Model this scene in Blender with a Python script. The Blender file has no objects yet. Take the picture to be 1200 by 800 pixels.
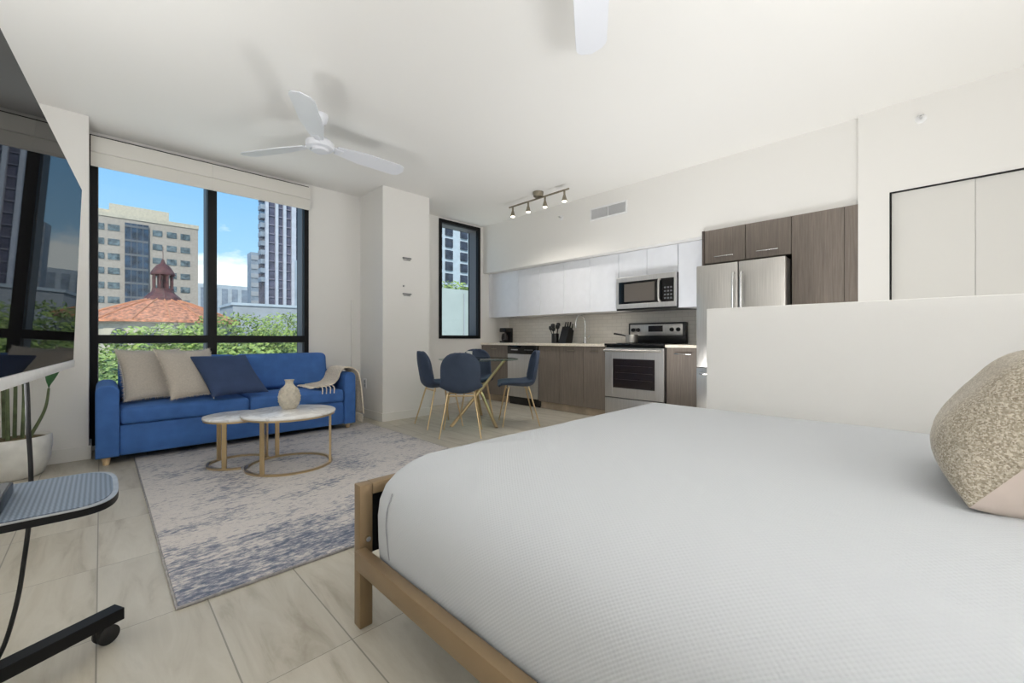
import bpy, bmesh, math, random
from mathutils import Vector, Matrix, noise
random.seed(7)
C = bpy.context.scene.collection
PI = math.pi
R = math.radians

# ------------------------------------------------------------------ mesh helpers
class MB:
    def __init__(s): s.bm = bmesh.new()
    def _add(s, b2):
        m = [s.bm.verts.new(v.co) for v in b2.verts]
        b2.verts.index_update()
        for f in b2.faces:
            try: s.bm.faces.new([m[v.index] for v in f.verts])
            except ValueError: pass
        b2.free(); return s
    def box(s, x0, x1, y0, y1, z0, z1, r=0, seg=2):
        b = bmesh.new(); bmesh.ops.create_cube(b, size=1)
        for v in b.verts:
            v.co = Vector(((x0+x1)/2+v.co.x*(x1-x0), (y0+y1)/2+v.co.y*(y1-y0), (z0+z1)/2+v.co.z*(z1-z0)))
        if r: bmesh.ops.bevel(b, geom=list(b.edges), offset=r, segments=seg, profile=.5, affect='EDGES')
        return s._add(b)
    def obox(s, c, ax, ay, az, r=0, seg=2):
        """oriented box: centre c, three half-extent vectors"""
        b = bmesh.new(); bmesh.ops.create_cube(b, size=2)
        if r:
            L = [Vector(a).length for a in (ax, ay, az)]
            for v in b.verts: v.co = Vector((v.co.x*L[0], v.co.y*L[1], v.co.z*L[2]))
            bmesh.ops.bevel(b, geom=list(b.edges), offset=r, segments=seg, profile=.5, affect='EDGES')
            U = [Vector(a).normalized() for a in (ax, ay, az)]
        else: U = [Vector(a) for a in (ax, ay, az)]
        for v in b.verts: v.co = Vector(c)+U[0]*v.co.x+U[1]*v.co.y+U[2]*v.co.z
        bmesh.ops.recalc_face_normals(b, faces=b.faces)
        return s._add(b)
    def tube(s, pts, r, n=12, cap=True):
        pts = [Vector(p) for p in pts]; rs = r if isinstance(r, (list, tuple)) else [r]*len(pts)
        rings = []; up = None
        for i, p in enumerate(pts):
            t = (pts[min(i+1, len(pts)-1)]-pts[max(i-1, 0)]).normalized()
            if up is None:
                a = Vector((0,0,1)) if abs(t.z) < .9 else Vector((1,0,0))
                up = t.cross(a).normalized()
            else: up = (up-t*up.dot(t)).normalized()
            w = t.cross(up)
            rings.append([s.bm.verts.new(p+(up*math.cos(2*PI*k/n)+w*math.sin(2*PI*k/n))*rs[i]) for k in range(n)])
        for a, b in zip(rings, rings[1:]):
            for k in range(n): s.bm.faces.new((a[k], a[(k+1)%n], b[(k+1)%n], b[k]))
        if cap:
            s.bm.faces.new(rings[0][::-1]); s.bm.faces.new(rings[-1])
        return s
    def cyl(s, p0, p1, r0, r1=None, n=20): return s.tube([p0, p1], [r0, r0 if r1 is None else r1], n)
    def lathe(s, prof, cx, cy, n=32, capb=True, capt=True):
        rings = [[s.bm.verts.new((cx+r*math.cos(2*PI*k/n), cy+r*math.sin(2*PI*k/n), z)) for k in range(n)] for r, z in prof]
        for a, b in zip(rings, rings[1:]):
            for k in range(n): s.bm.faces.new((a[k], a[(k+1)%n], b[(k+1)%n], b[k]))
        if capb: s.bm.faces.new(rings[0][::-1])
        if capt: s.bm.faces.new(rings[-1])
        return s
    def prism(s, pts, d):
        """closed outline of 3-D points swept along vector d"""
        d = Vector(d); a = [s.bm.verts.new(p) for p in pts]; b = [s.bm.verts.new(Vector(p)+d) for p in pts]
        n = len(pts)
        s.bm.faces.new(a[::-1]); s.bm.faces.new(b)
        for k in range(n): s.bm.faces.new((a[k], a[(k+1)%n], b[(k+1)%n], b[k]))
        return s
    def grid(s, f, nu, nv, closeu=False):
        g = [[s.bm.verts.new(f(i/nu, j/nv)) for j in range(nv+1)] for i in range(nu+1)]
        for i in range(nu):
            for j in range(nv): s.bm.faces.new((g[i][j], g[i+1][j], g[i+1][j+1], g[i][j+1]))
        return g
    def rings(s, rings, capa=True, capb=True):
        rr = [[s.bm.verts.new(p) for p in r] for r in rings]; n = len(rr[0])
        for a, b in zip(rr, rr[1:]):
            for k in range(n): s.bm.faces.new((a[k], a[(k+1)%n], b[(k+1)%n], b[k]))
        if capa: s.bm.faces.new(rr[0][::-1])
        if capb: s.bm.faces.new(rr[-1])
        return s
    def face(s, pts): s.bm.faces.new([s.bm.verts.new(p) for p in pts]); return s
    def torus(s, cx, cy, z, rad, w, h, a0=0, a1=2*PI, n=64):
        """flat band ring, width w (radial), height h"""
        closed = abs(a1-a0-2*PI) < 1e-6
        R_ = []
        for i in range(n if closed else n+1):
            a = a0+(a1-a0)*i/n; c, q = math.cos(a), math.sin(a)
            R_.append([s.bm.verts.new((cx+c*(rad+dr), cy+q*(rad+dr), z+dz)) for dr, dz in ((-w/2,0),(w/2,0),(w/2,h),(-w/2,h))])
        m = len(R_)
        for i in range(m if closed else m-1):
            a, b = R_[i], R_[(i+1)%m]
            for k in range(4): s.bm.faces.new((a[k], b[k], b[(k+1)%4], a[(k+1)%4]))
        if not closed: s.bm.faces.new(R_[0]); s.bm.faces.new(R_[-1][::-1])
        return s
    def build(s, name, mat, parent=None, smooth=35, recalc=True):
        if recalc: bmesh.ops.recalc_face_normals(s.bm, faces=s.bm.faces)
        me = bpy.data.meshes.new(name)
        off = Vector((0,0,0))
        if parent is None and s.bm.verts:
            xs = [v.co.x for v in s.bm.verts]; ys = [v.co.y for v in s.bm.verts]; zs = [v.co.z for v in s.bm.verts]
            off = Vector(((min(xs)+max(xs))/2, (min(ys)+max(ys))/2, min(zs)))
        else:
            p = parent
            while p is not None and not p.get('_local'): off += Vector(p.location); p = p.parent
        for v in s.bm.verts: v.co -= off
        s.bm.to_mesh(me); s.bm.free()
        o = bpy.data.objects.new(name, me); C.objects.link(o)
        if parent is None: o.location = off
        else: o.parent = parent
        if mat is not None: me.materials.append(mat)
        if smooth:
            me.shade_smooth(); me.set_sharp_from_angle(angle=R(smooth))
        return o

def crom(pts, n):
    """Catmull-Rom through points, n steps a span"""
    P = [Vector(p) for p in pts]; out = []
    for i in range(len(P)-1):
        a, b, c, d = P[max(i-1,0)], P[i], P[i+1], P[min(i+2,len(P)-1)]
        for k in range(n):
            t = k/n
            out.append(.5*((2*b)+(c-a)*t+(2*a-5*b+4*c-d)*t*t+(3*b-a-3*c+d)*t**3))
    out.append(P[-1]); return out

def thing(name, label, cat, loc=(0,0,0), rz=None, group=None):
    o = bpy.data.objects.new(name, None); C.objects.link(o); o.location = loc; o.empty_display_size = .1
    if rz is not None: o.rotation_euler = (0,0,rz); o['_local'] = 1
    o['label'] = label; o['category'] = cat; o['kind'] = 'thing'
    if group: o['group'] = group
    return o
def tag(o, label, cat, group=None, kind='thing'):
    o['label'] = label; o['category'] = cat; o['kind'] = kind
    if group: o['group'] = group
    return o
def struct(o, label=None, cat=None):
    o['kind'] = 'structure'
    if label: o['label'] = label
    if cat: o['category'] = cat
    return o
def clone(o, parent=None):
    c = o.copy(); C.objects.link(c)
    if parent is not None: c.parent = parent
    for ch in list(o.children): clone(ch, c)
    return c

# ------------------------------------------------------------------ materials
def lin(c):
    return tuple((x/255/12.92 if x/255 <= .04045 else ((x/255+.055)/1.055)**2.4) for x in c)+(1,)
def new(name):
    m = bpy.data.materials.new(name); m.use_nodes = True
    nt = m.node_tree; b = nt.nodes['Principled BSDF']; return m, nt, b
def N(nt, t, **kw):
    n = nt.nodes.new(t)
    for k, v in kw.items():
        if k.startswith('i_'): n.inputs[k[2:].replace('_', ' ')].default_value = v
        else: setattr(n, k, v)
    return n
def coords(nt, scale=(1,1,1), rot=(0,0,0), kind='Object'):
    tc = N(nt, 'ShaderNodeTexCoord'); mp = N(nt, 'ShaderNodeMapping')
    mp.inputs['Scale'].default_value = scale; mp.inputs['Rotation'].default_value = rot
    nt.links.new(tc.outputs[kind], mp.inputs[0]); return mp.outputs[0]
def wcoords(nt, scale=(1,1,1), rot=(0,0,0)):
    g = N(nt, 'ShaderNodeNewGeometry'); mp = N(nt, 'ShaderNodeMapping')
    mp.inputs['Scale'].default_value = scale; mp.inputs['Rotation'].default_value = rot
    nt.links.new(g.outputs['Position'], mp.inputs[0]); return mp.outputs[0]
def ramp(nt, fac, stops):
    r = N(nt, 'ShaderNodeValToRGB'); e = r.color_ramp.elements
    while len(e) < len(stops): e.new(.5)
    for q, (p, c) in zip(e, stops): q.position = p; q.color = lin(c)
    nt.links.new(fac, r.inputs[0]); return r.outputs[0]
def bump(nt, b, h, strength=.2, dist=.01):
    n = N(nt, 'ShaderNodeBump'); n.inputs['Strength'].default_value = strength; n.inputs['Distance'].default_value = dist
    nt.links.new(h, n.inputs['Height']); nt.links.new(n.outputs[0], b.inputs['Normal'])
def mat(name, col, rough=.5, metal=0, noise_amt=0, nscale=20, bmp=0, bscale=200, sheen=0, coat=0, nstretch=(1,1,1), spec=.5):
    m, nt, b = new(name)
    b.inputs['Base Color'].default_value = lin(col); b.inputs['Roughness'].default_value = rough
    b.inputs['Metallic'].default_value = metal; b.inputs['Specular IOR Level'].default_value = spec
    if sheen:
        b.inputs['Sheen Weight'].default_value = sheen; b.inputs['Sheen Roughness'].default_value = .35
    if coat: b.inputs['Coat Weight'].default_value = coat
    v = coords(nt, nstretch)
    if noise_amt:
        t = N(nt, 'ShaderNodeTexNoise'); t.inputs['Scale'].default_value = nscale; t.inputs['Detail'].default_value = 5
        nt.links.new(v, t.inputs['Vector'])
        lo = tuple(max(0, x*(1-noise_amt)) for x in col); hi = tuple(min(255, x*(1+noise_amt)) for x in col)
        nt.links.new(ramp(nt, t.outputs[0], [(.3, lo), (.7, hi)]), b.inputs['Base Color'])
    if bmp:
        t = N(nt, 'ShaderNodeTexNoise'); t.inputs['Scale'].default_value = bscale; t.inputs['Detail'].default_value = 3
        nt.links.new(v, t.inputs['Vector']); bump(nt, b, t.outputs[0], bmp, .004)
    return m

M = {}
M['wall'] = mat('wall_paint', (232,230,226), .85, bmp=.04, bscale=300)
M['ceil'] = mat('ceiling_paint', (236,234,230), .9, bmp=.04, bscale=250)
M['trim'] = mat('trim_paint', (228,226,221), .45, bmp=.02)
M['door'] = mat('door_paint', (216,214,209), .5, bmp=.02)
M['black'] = mat('black_metal', (15,15,17), .5, spec=.25)
M['greyframe'] = mat('bronze_frame', (104,105,108), .5)
M['rubber'] = mat('black_rubber', (20,20,21), .6, 0, .1, 40)
M['plastic'] = mat('black_plastic', (16,16,18), .3, 0, .1, 40)
M['silverplastic'] = mat('silver_plastic', (175,176,178), .35, .5, .05, 40)
M['gold'] = mat('brushed_gold', (216,192,150), .36, 1)
M['bedgold'] = mat('champagne_metal', (148,126,97), .42, .5)
M['white'] = mat('white_satin', (232,232,232), .4, 0, .02, 30)
M['fan'] = mat('fan_white', (226,228,234), .35)
M['gloss'] = mat('white_gloss_cabinet', (226,228,233), .22, 0, .01, 10)
M['counter'] = mat('quartz', (232,222,206), .3, 0, .05, 60)
M['steel'] = mat('stainless', (196,193,188), .3, .85, .05, 3, nstretch=(60,60,1))
M['steelflat'] = mat('stainless_door', (200,198,196), .34, .75, .04, 3, nstretch=(60,60,1))
M['chrome'] = mat('chrome', (215,215,215), .12, 1, .02, 20)
M['ovenglass'] = mat('oven_glass', (38,33,34), .06, 0, .1, 20)
M['blackglass'] = mat('black_glass', (12,12,13), .08, 0, .1, 20)
M['linen'] = mat('linen', (188,180,169), .9, 0, .04, 90, .5, 260, .15)
M['fringe'] = mat('linen_fringe', (205,197,184), .9, 0, .1, 60)
M['throw'] = mat('knit_throw', (230,216,194), .95, 0, .08, 80, .6, 180, .2)
M['tassel'] = mat('throw_tassel', (232,222,204), .95, 0, .06, 60)
M['legwood'] = mat('pale_wood', (205,178,140), .5, 0, .1, 10, nstretch=(8,8,1))
M['pot'] = mat('white_ceramic', (226,225,220), .45, 0, .04, 12)
M['soil'] = mat('soil', (96,84,58), .95, 0, .4, 60, .6, 80)
M['stem'] = mat('plant_stem', (96,108,76), .55, 0, .2, 12)
M['leaf'] = mat('plant_leaf', (52,92,58), .4, 0, .2, 8)
M['vase'] = mat('stone_vase', (200,192,176), .7, 0, .06, 40, .2, 120)
M['shelf'] = mat('shelf_top', (92,104,118), .5, 0, .08, 40)
M['pink'] = mat('blush_satin', (198,184,174), .4, 0, .04, 10, .2, 6)
M['concrete'] = mat('stucco', (205,192,170), .9, 0, .05, 2)
M['pink_stucco'] = mat('tan_stucco', (182,168,154), .9, 0, .04, 2)
M['fwin'] = mat('office_window', (96,106,108), .12, 0, .35, 1.2)
M['bay'] = mat('curtain_glass', (42,58,74), .1, 0, .5, .6)
M['terracotta'] = mat('terracotta', (190,124,90), .85, 0, .3, 3)
M['maroon'] = mat('dark_red_wood', (92,52,50), .7, 0, .2, 3)
M['tower_light'] = mat('tower_rib', (200,198,204), .7, 0, .04, 1)
M['tower_dark'] = mat('tower_glass', (92,88,104), .25, 0, .2, .6)
M['greybuild'] = mat('grey_building', (150,158,168), .6, 0, .1, .5)
M['palebuild'] = mat('pale_building', (198,204,208), .7, 0, .05, .5)
M['roofgrey'] = mat('grey_roof', (176,176,178), .85, 0, .05, .5)
M['ground'] = mat('asphalt', (120,120,116), .95, 0, .1, .6)
M['foliage'] = mat('foliage', (138,152,78), .7, 0, .35, 1.6)
M['foliage2'] = mat('foliage_dark', (122,138,76), .7, 0, .4, 1.6)
M['bark'] = mat('bark', (90,74,58), .9, 0, .3, 6)
M['whitewall'] = mat('white_stucco', (176,180,172), .85, 0, .03, 1)
M['mirrorwall'] = mat('brick_dark', (58,60,70), .5, 0, .3, .8)

def wood_mat():
    m, nt, b = new('grey_brown_laminate')
    v = wcoords(nt, (26, 26, 1.1))
    t = N(nt, 'ShaderNodeTexNoise'); t.inputs['Scale'].default_value = 3; t.inputs['Detail'].default_value = 8; t.inputs['Roughness'].default_value = .65
    nt.links.new(v, t.inputs['Vector'])
    nt.links.new(ramp(nt, t.outputs[0], [(.25, (98,89,82)), (.5, (117,107,98)), (.75, (133,123,113))]), b.inputs['Base Color'])
    b.inputs['Roughness'].default_value = .5; bump(nt, b, t.outputs[0], .08, .002); return m
M['wood'] = wood_mat()

def floor_mat():
    m, nt, b = new('porcelain_planks')
    g = N(nt, 'ShaderNodeNewGeometry'); mp = N(nt, 'ShaderNodeMapping', vector_type='POINT')
    mp.inputs['Location'].default_value = (.01, -.159, 0)
    nt.links.new(g.outputs['Position'], mp.inputs[0])
    # tiles: 0.2975 wide in x, 0.59 long in y, stacked
    sx = N(nt, 'ShaderNodeSeparateXYZ'); nt.links.new(mp.outputs[0], sx.inputs[0])
    def mth(op, a, bb=None):
        n = N(nt, 'ShaderNodeMath', operation=op)
        for i, q in enumerate((a, bb)):
            if q is None: continue
            if isinstance(q, (int, float)): n.inputs[i].default_value = q
            else: nt.links.new(q, n.inputs[i])
        return n.outputs[0]
    ux = mth('DIVIDE', sx.outputs[0], .2975); uy = mth('DIVIDE', sx.outputs[1], .59)
    fx = mth('FRACT', ux); fy = mth('FRACT', uy); ix = mth('FLOOR', ux); iy = mth('FLOOR', uy)
    def edge(f, w): return mth('LESS_THAN', mth('SUBTRACT', .5, mth('ABSOLUTE', mth('SUBTRACT', f, .5))), w)
    gx = edge(fx, .0075); gy = edge(fy, .0025); gr = mth('MAXIMUM', gx, gy)
    cid = N(nt, 'ShaderNodeCombineXYZ'); nt.links.new(ix, cid.inputs[0]); nt.links.new(iy, cid.inputs[1])
    wn = N(nt, 'ShaderNodeTexWhiteNoise', noise_dimensions='3D'); nt.links.new(cid.outputs[0], wn.inputs[0])
    off = N(nt, 'ShaderNodeVectorMath', operation='MULTIPLY_ADD')
    nt.links.new(wn.outputs['Color'], off.inputs[0]); off.inputs[1].default_value = (9, 9, 9); nt.links.new(mp.outputs[0], off.inputs[2])
    m2 = N(nt, 'ShaderNodeMapping'); m2.inputs['Rotation'].default_value = (0,0,R(-28)); m2.inputs['Scale'].default_value = (5.5, .9, 1)
    nt.links.new(off.outputs[0], m2.inputs[0])
    t = N(nt, 'ShaderNodeTexNoise'); t.inputs['Scale'].default_value = 2.2; t.inputs['Detail'].default_value = 9; t.inputs['Roughness'].default_value = .6; t.inputs['Distortion'].default_value = .6
    nt.links.new(m2.outputs[0], t.inputs['Vector'])
    base = ramp(nt, t.outputs[0], [(.28, (160,151,135)), (.45, (184,177,162)), (.6, (193,187,173)), (.8, (176,170,157))])
    hsv = N(nt, 'ShaderNodeHueSaturation'); nt.links.new(base, hsv.inputs['Color'])
    nt.links.new(mth('ADD', mth('MULTIPLY', wn.outputs['Value'], .12), .92), hsv.inputs['Value'])
    mx = N(nt, 'ShaderNodeMix', data_type='RGBA'); nt.links.new(gr, mx.inputs['Factor'])
    nt.links.new(hsv.outputs[0], mx.inputs[6]); mx.inputs[7].default_value = lin((138,133,122))
    nt.links.new(mx.outputs[2], b.inputs['Base Color'])
    b.inputs['Roughness'].default_value = .38; b.inputs['Specular IOR Level'].default_value = .35
    inv = mth('SUBTRACT', 1, gr); bump(nt, b, inv, .3, .002); return m
M['floor'] = floor_mat()

def rug_mat():
    m, nt, b = new('distressed_rug')
    def nz(sc, scale, det, ro):
        t = N(nt, 'ShaderNodeTexNoise'); t.inputs['Scale'].default_value = scale; t.inputs['Detail'].default_value = det; t.inputs['Roughness'].default_value = ro
        nt.links.new(wcoords(nt, sc), t.inputs['Vector']); return t.outputs[0]
    def mth(op, a, c):
        n = N(nt, 'ShaderNodeMath', operation=op)
        for k, q in enumerate((a, c)):
            if isinstance(q, (int, float)): n.inputs[k].default_value = q
            else: nt.links.new(q, n.inputs[k])
        return n.outputs[0]
    n1 = nz((1.3, 2.4, 1), 1.9, 6, .6); n2 = nz((9, 20, 1), 2.2, 8, .75)
    g = N(nt, 'ShaderNodeNewGeometry'); sx = N(nt, 'ShaderNodeSeparateXYZ'); nt.links.new(g.outputs['Position'], sx.inputs[0])
    mr = N(nt, 'ShaderNodeMapRange'); mr.inputs['From Min'].default_value = 1.95; mr.inputs['From Max'].default_value = 2.6
    mr.inputs['To Min'].default_value = -.09; mr.inputs['To Max'].default_value = .02
    nt.links.new(sx.outputs[1], mr.inputs['Value'])
    a = mth('ADD', mth('ADD', mth('MULTIPLY', n1, .55), mth('MULTIPLY', n2, .85)), mr.outputs[0])
    col = ramp(nt, a, [(.54, (92,101,120)), (.61, (130,133,145)), (.66, (166,163,166)), (.72, (204,198,192)), (.80, (200,194,190)), (.88, (156,154,162))])
    nt.links.new(col, b.inputs['Base Color'])
    b.inputs['Roughness'].default_value = .95; b.inputs['Sheen Weight'].default_value = .1
    v3 = wcoords(nt, (1,1,1)); t3 = N(nt, 'ShaderNodeTexNoise'); t3.inputs['Scale'].default_value = 220
    nt.links.new(v3, t3.inputs['Vector']); bump(nt, b, t3.outputs[0], .5, .006); return m
M['rug'] = rug_mat()

def velvet(name, dark, light, edge=.9):
    m, nt, b = new(name)
    lw = N(nt, 'ShaderNodeLayerWeight'); lw.inputs['Blend'].default_value = .45
    v = coords(nt, (1,1,1)); t = N(nt, 'ShaderNodeTexNoise'); t.inputs['Scale'].default_value = 9; t.inputs['Detail'].default_value = 6
    nt.links.new(v, t.inputs['Vector'])
    a = tuple(x*.9 for x in dark); c1 = ramp(nt, t.outputs[0], [(.3, a), (.7, dark)])
    nt.links.new(c1, b.inputs['Base Color'])
    b.inputs['Roughness'].default_value = .75; b.inputs['Specular IOR Level'].default_value = .2
    b.inputs['Sheen Weight'].default_value = edge; b.inputs['Sheen Roughness'].default_value = .4; b.inputs['Sheen Tint'].default_value = lin(light)
    t3 = N(nt, 'ShaderNodeTexNoise'); t3.inputs['Scale'].default_value = 300; nt.links.new(v, t3.inputs['Vector'])
    bump(nt, b, t3.outputs[0], .15, .003); nt.nodes.remove(lw); return m
M['velvet'] = velvet('blue_velvet', (70,112,178), (140,180,240), .35)
M['velvet_navy'] = velvet('navy_velvet', (62,78,112), (120,150,200), .25)
M['velvet_chair'] = velvet('slate_velvet', (66,77,96), (140,155,180), .3)

def spread_mat():
    m, nt, b = new('waffle_bedspread')
    b.inputs['Base Color'].default_value = lin((184,187,190)); b.inputs['Roughness'].default_value = .9
    b.inputs['Sheen Weight'].default_value = .1
    g = N(nt, 'ShaderNodeNewGeometry'); sx = N(nt, 'ShaderNodeSeparateXYZ'); nt.links.new(g.outputs['Position'], sx.inputs[0])
    def mth(op, a, c=None):
        n = N(nt, 'ShaderNodeMath', operation=op)
        for i, q in enumerate((a, c)):
            if q is None: continue
            if isinstance(q, (int, float)): n.inputs[i].default_value = q
            else: nt.links.new(q, n.inputs[i])
        return n.outputs[0]
    px = mth('SINE', mth('MULTIPLY', mth('ADD', sx.outputs[0], mth('MULTIPLY', sx.outputs[2], .8)), 2*PI/.011))
    py = mth('SINE', mth('MULTIPLY', mth('ADD', sx.outputs[1], mth('MULTIPLY', sx.outputs[2], .3)), 2*PI/.011))
    h = mth('MULTIPLY', px, py)
    v = wcoords(nt); t = N(nt, 'ShaderNodeTexNoise'); t.inputs['Scale'].default_value = 5; nt.links.new(v, t.inputs['Vector'])
    h2 = mth('ADD', mth('MULTIPLY', h, .5), mth('MULTIPLY', t.outputs[0], 3))
    bump(nt, b, h2, .22, .003); return m
M['spread'] = spread_mat()

def sequin_mat():
    m, nt, b = new('champagne_sequins')
    v = coords(nt); t = N(nt, 'ShaderNodeTexVoronoi'); t.inputs['Scale'].default_value = 380; nt.links.new(v, t.inputs['Vector'])
    nt.links.new(ramp(nt, t.outputs['Color'], [(.1, (140,128,110)), (.5, (176,165,146)), (.9, (214,206,190))]), b.inputs['Base Color'])
    b.inputs['Metallic'].default_value = .35; b.inputs['Roughness'].default_value = .38
    bump(nt, b, t.outputs['Color'], .9, .006); return m
M['sequin'] = sequin_mat()

def marble_mat():
    m, nt, b = new('white_marble')
    v = coords(nt); t = N(nt, 'ShaderNodeTexNoise'); t.inputs['Scale'].default_value = 4; t.inputs['Detail'].default_value = 8; t.inputs['Distortion'].default_value = 1.6
    nt.links.new(v, t.inputs['Vector'])
    nt.links.new(ramp(nt, t.outputs[0], [(.35, (240,238,234)), (.48, (218,215,210)), (.52, (240,238,234)), (.8, (242,240,236))]), b.inputs['Base Color'])
    b.inputs['Roughness'].default_value = .25; return m
M['marble'] = marble_mat()

def glass_mat(name, tint=(255,255,255), f=.09):
    m, nt, b = new(name); nt.nodes.remove(b); out = nt.nodes['Material Output']
    tr = N(nt, 'ShaderNodeBsdfTransparent'); tr.inputs[0].default_value = lin(tint)
    gl = N(nt, 'ShaderNodeBsdfGlossy'); gl.inputs['Roughness'].default_value = .01
    fr = N(nt, 'ShaderNodeFresnel'); fr.inputs[0].default_value = 1.45
    g_ = N(nt, 'ShaderNodeNewGeometry'); inv = N(nt, 'ShaderNodeMath', operation='SUBTRACT'); inv.inputs[0].default_value = 1; nt.links.new(g_.outputs['Backfacing'], inv.inputs[1])
    fm = N(nt, 'ShaderNodeMath', operation='MULTIPLY'); nt.links.new(fr.outputs[0], fm.inputs[0]); nt.links.new(inv.outputs[0], fm.inputs[1])
    mx = N(nt, 'ShaderNodeMixShader'); nt.links.new(fm.outputs[0], mx.inputs[0])
    nt.links.new(tr.outputs[0], mx.inputs[1]); nt.links.new(gl.outputs[0], mx.inputs[2]); nt.links.new(mx.outputs[0], out.inputs[0]); return m
M['glass'] = glass_mat('window_glass', (246,250,248))
M['tableglass'] = glass_mat('table_glass', (205,222,216))

def tile_mat():
    m, nt, b = new('backsplash_mosaic')
    v = wcoords(nt, (1,1,1), (0, R(90), R(90)))
    br = N(nt, 'ShaderNodeTexBrick'); br.inputs['Scale'].default_value = 1; br.inputs['Brick Width'].default_value = .15; br.inputs['Row Height'].default_value = .05
    br.inputs['Mortar Size'].default_value = .003
    br.inputs['Color1'].default_value = lin((238,234,226)); br.inputs['Color2'].default_value = lin((232,228,220)); br.inputs['Mortar'].default_value = lin((220,216,208))
    nt.links.new(v, br.inputs['Vector']); nt.links.new(br.outputs['Color'], b.inputs['Base Color']); b.inputs['Roughness'].default_value = .3; return m
M['tile'] = tile_mat()

def emit_mat(name, col, s):
    m, nt, b = new(name); b.inputs['Base Color'].default_value = lin(col)
    b.inputs['Emission Color'].default_value = lin(col); b.inputs['Emission Strength'].default_value = s; return m
M['bulb'] = emit_mat('lit_bulb', (255,244,225), 6)

def blind_mat():
    m, nt, b = new('roller_fabric'); b.inputs['Base Color'].default_value = lin((222,219,212)); b.inputs['Roughness'].default_value = .9
    v = coords(nt, (1,1,1)); t = N(nt, 'ShaderNodeTexNoise'); t.inputs['Scale'].default_value = 400; nt.links.new(v, t.inputs['Vector']); bump(nt, b, t.outputs[0], .1, .002); return m
M['blind'] = blind_mat()
def screen_mat():
    m, nt, b = new('tv_screen'); b.inputs['Base Color'].default_value = lin((14,14,15)); b.inputs['Roughness'].default_value = .02
    v = coords(nt); t = N(nt, 'ShaderNodeTexNoise'); t.inputs['Scale'].default_value = 2; nt.links.new(v, t.inputs['Vector'])
    nt.links.new(ramp(nt, t.outputs[0], [(.3, (20,20,21)), (.7, (24,24,25))]), b.inputs['Base Color'])
    b.inputs['Specular IOR Level'].default_value = 0; b.inputs['Roughness'].default_value = .6
    gl = N(nt, 'ShaderNodeBsdfGlossy'); gl.inputs['Roughness'].default_value = .015
    mx = N(nt, 'ShaderNodeMixShader'); mx.inputs[0].default_value = .22
    nt.links.new(b.outputs[0], mx.inputs[1]); nt.links.new(gl.outputs[0], mx.inputs[2]); nt.links.new(mx.outputs[0], nt.nodes['Material Output'].inputs[0]); return m
M['screen'] = screen_mat()
def shelf_mat():
    m, nt, b = new('perforated_shelf')
    g = N(nt, 'ShaderNodeNewGeometry'); mp = N(nt, 'ShaderNodeMapping'); mp.inputs['Rotation'].default_value = (0,0,R(45)); nt.links.new(g.outputs['Position'], mp.inputs[0])
    sx = N(nt, 'ShaderNodeSeparateXYZ'); nt.links.new(mp.outputs[0], sx.inputs[0])
    def sn(q):
        a = N(nt, 'ShaderNodeMath', operation='MULTIPLY'); nt.links.new(q, a.inputs[0]); a.inputs[1].default_value = 2*PI/.014
        c = N(nt, 'ShaderNodeMath', operation='SINE'); nt.links.new(a.outputs[0], c.inputs[0]); return c.outputs[0]
    m_ = N(nt, 'ShaderNodeMath', operation='MULTIPLY_ADD'); nt.links.new(sn(sx.outputs[0]), m_.inputs[0]); nt.links.new(sn(sx.outputs[1]), m_.inputs[1]); m_.inputs[2].default_value = .5
    nt.links.new(ramp(nt, m_.outputs[0], [(.42, (82,94,110)), (.8, (132,144,158))]), b.inputs['Base Color']); b.inputs['Roughness'].default_value = .45; return m
M['shelftop'] = shelf_mat()

# ------------------------------------------------------------------ the room
H = 2.80; XL, YB = -.95, -1.0; XB = 5.05; YF = 5.20; XK = 4.45
struct(MB().box(XL-.2, XB+.2, YB-.2, 5.48, -.25, 0).build('floor', M['floor'], smooth=0), 'pale stone look plank floor', 'floor')
struct(MB().box(XL-.2, XB+.2, YB-.2, 5.48, H, H+.25).build('ceiling', M['ceil'], smooth=0), 'plain white ceiling', 'ceiling')
struct(MB().box(XL-.2, XL, YB-.2, 5.48, -.2, H+.2).build('wall_left', M['wall'], smooth=0))
struct(MB().box(XL, XB+.2, YB-.2, YB, -.2, H+.2).build('wall_back', M['wall'], smooth=0))
W1 = (-.07, 1.745, .045, 2.77); W2 = (3.585, 4.385, .985, 2.775)
wf = MB()
wf.box(XL, -.07, 4.86, 5.46, -.1, H+.1)                       # pier beside the big window
wf.box(-.07, 1.745, YF, 5.46, -.1, W1[2]); wf.box(-.07, 1.745, YF, 5.46, W1[3], H+.1)
wf.box(1.745, 3.585, YF, 5.46, -.1, H+.1)
wf.box(3.585, 4.385, YF, 5.46, -.1, W2[2]); wf.box(3.585, 4.385, YF, 5.46, W2[3], H+.1)
wf.box(4.385, XB+.2, YF, 5.46, -.1, H+.1)
struct(wf.build('wall_front', M['wall'], smooth=0), 'white wall with the two black framed windows', 'wall')
struct(MB().box(2.38, 3.03, 4.60, YF+.05, -.05, H+.05).build('wall_column', M['wall'], smooth=0), 'white square column between the two windows', 'column')
wr = MB()
wr.box(XB, XB+.2, .43, 5.46, -.1, H+.1)
wr.box(XK, XB, 1.70, 5.22, 2.045, H+.1)                       # bulkhead over the kitchen
wr.box(XK, XB, .44, 1.70, 2.09, H+.1)
wr.box(4.40, XB+.2, .262, .452, -.1, H+.1)                    # wall beside the closet
wr.box(4.40, XB+.2, -1.35, .262, 2.14, H+.1).box(4.404, 4.416, -1.35, .262, 2.128, 2.14)
wr.box(4.40, XB+.2, YB-.2, -1.0, -.1, 2.14)
wr.box(4.62, XB+.2, -1.0, .262, -.1, 2.14)                    # back of the closet opening
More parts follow.
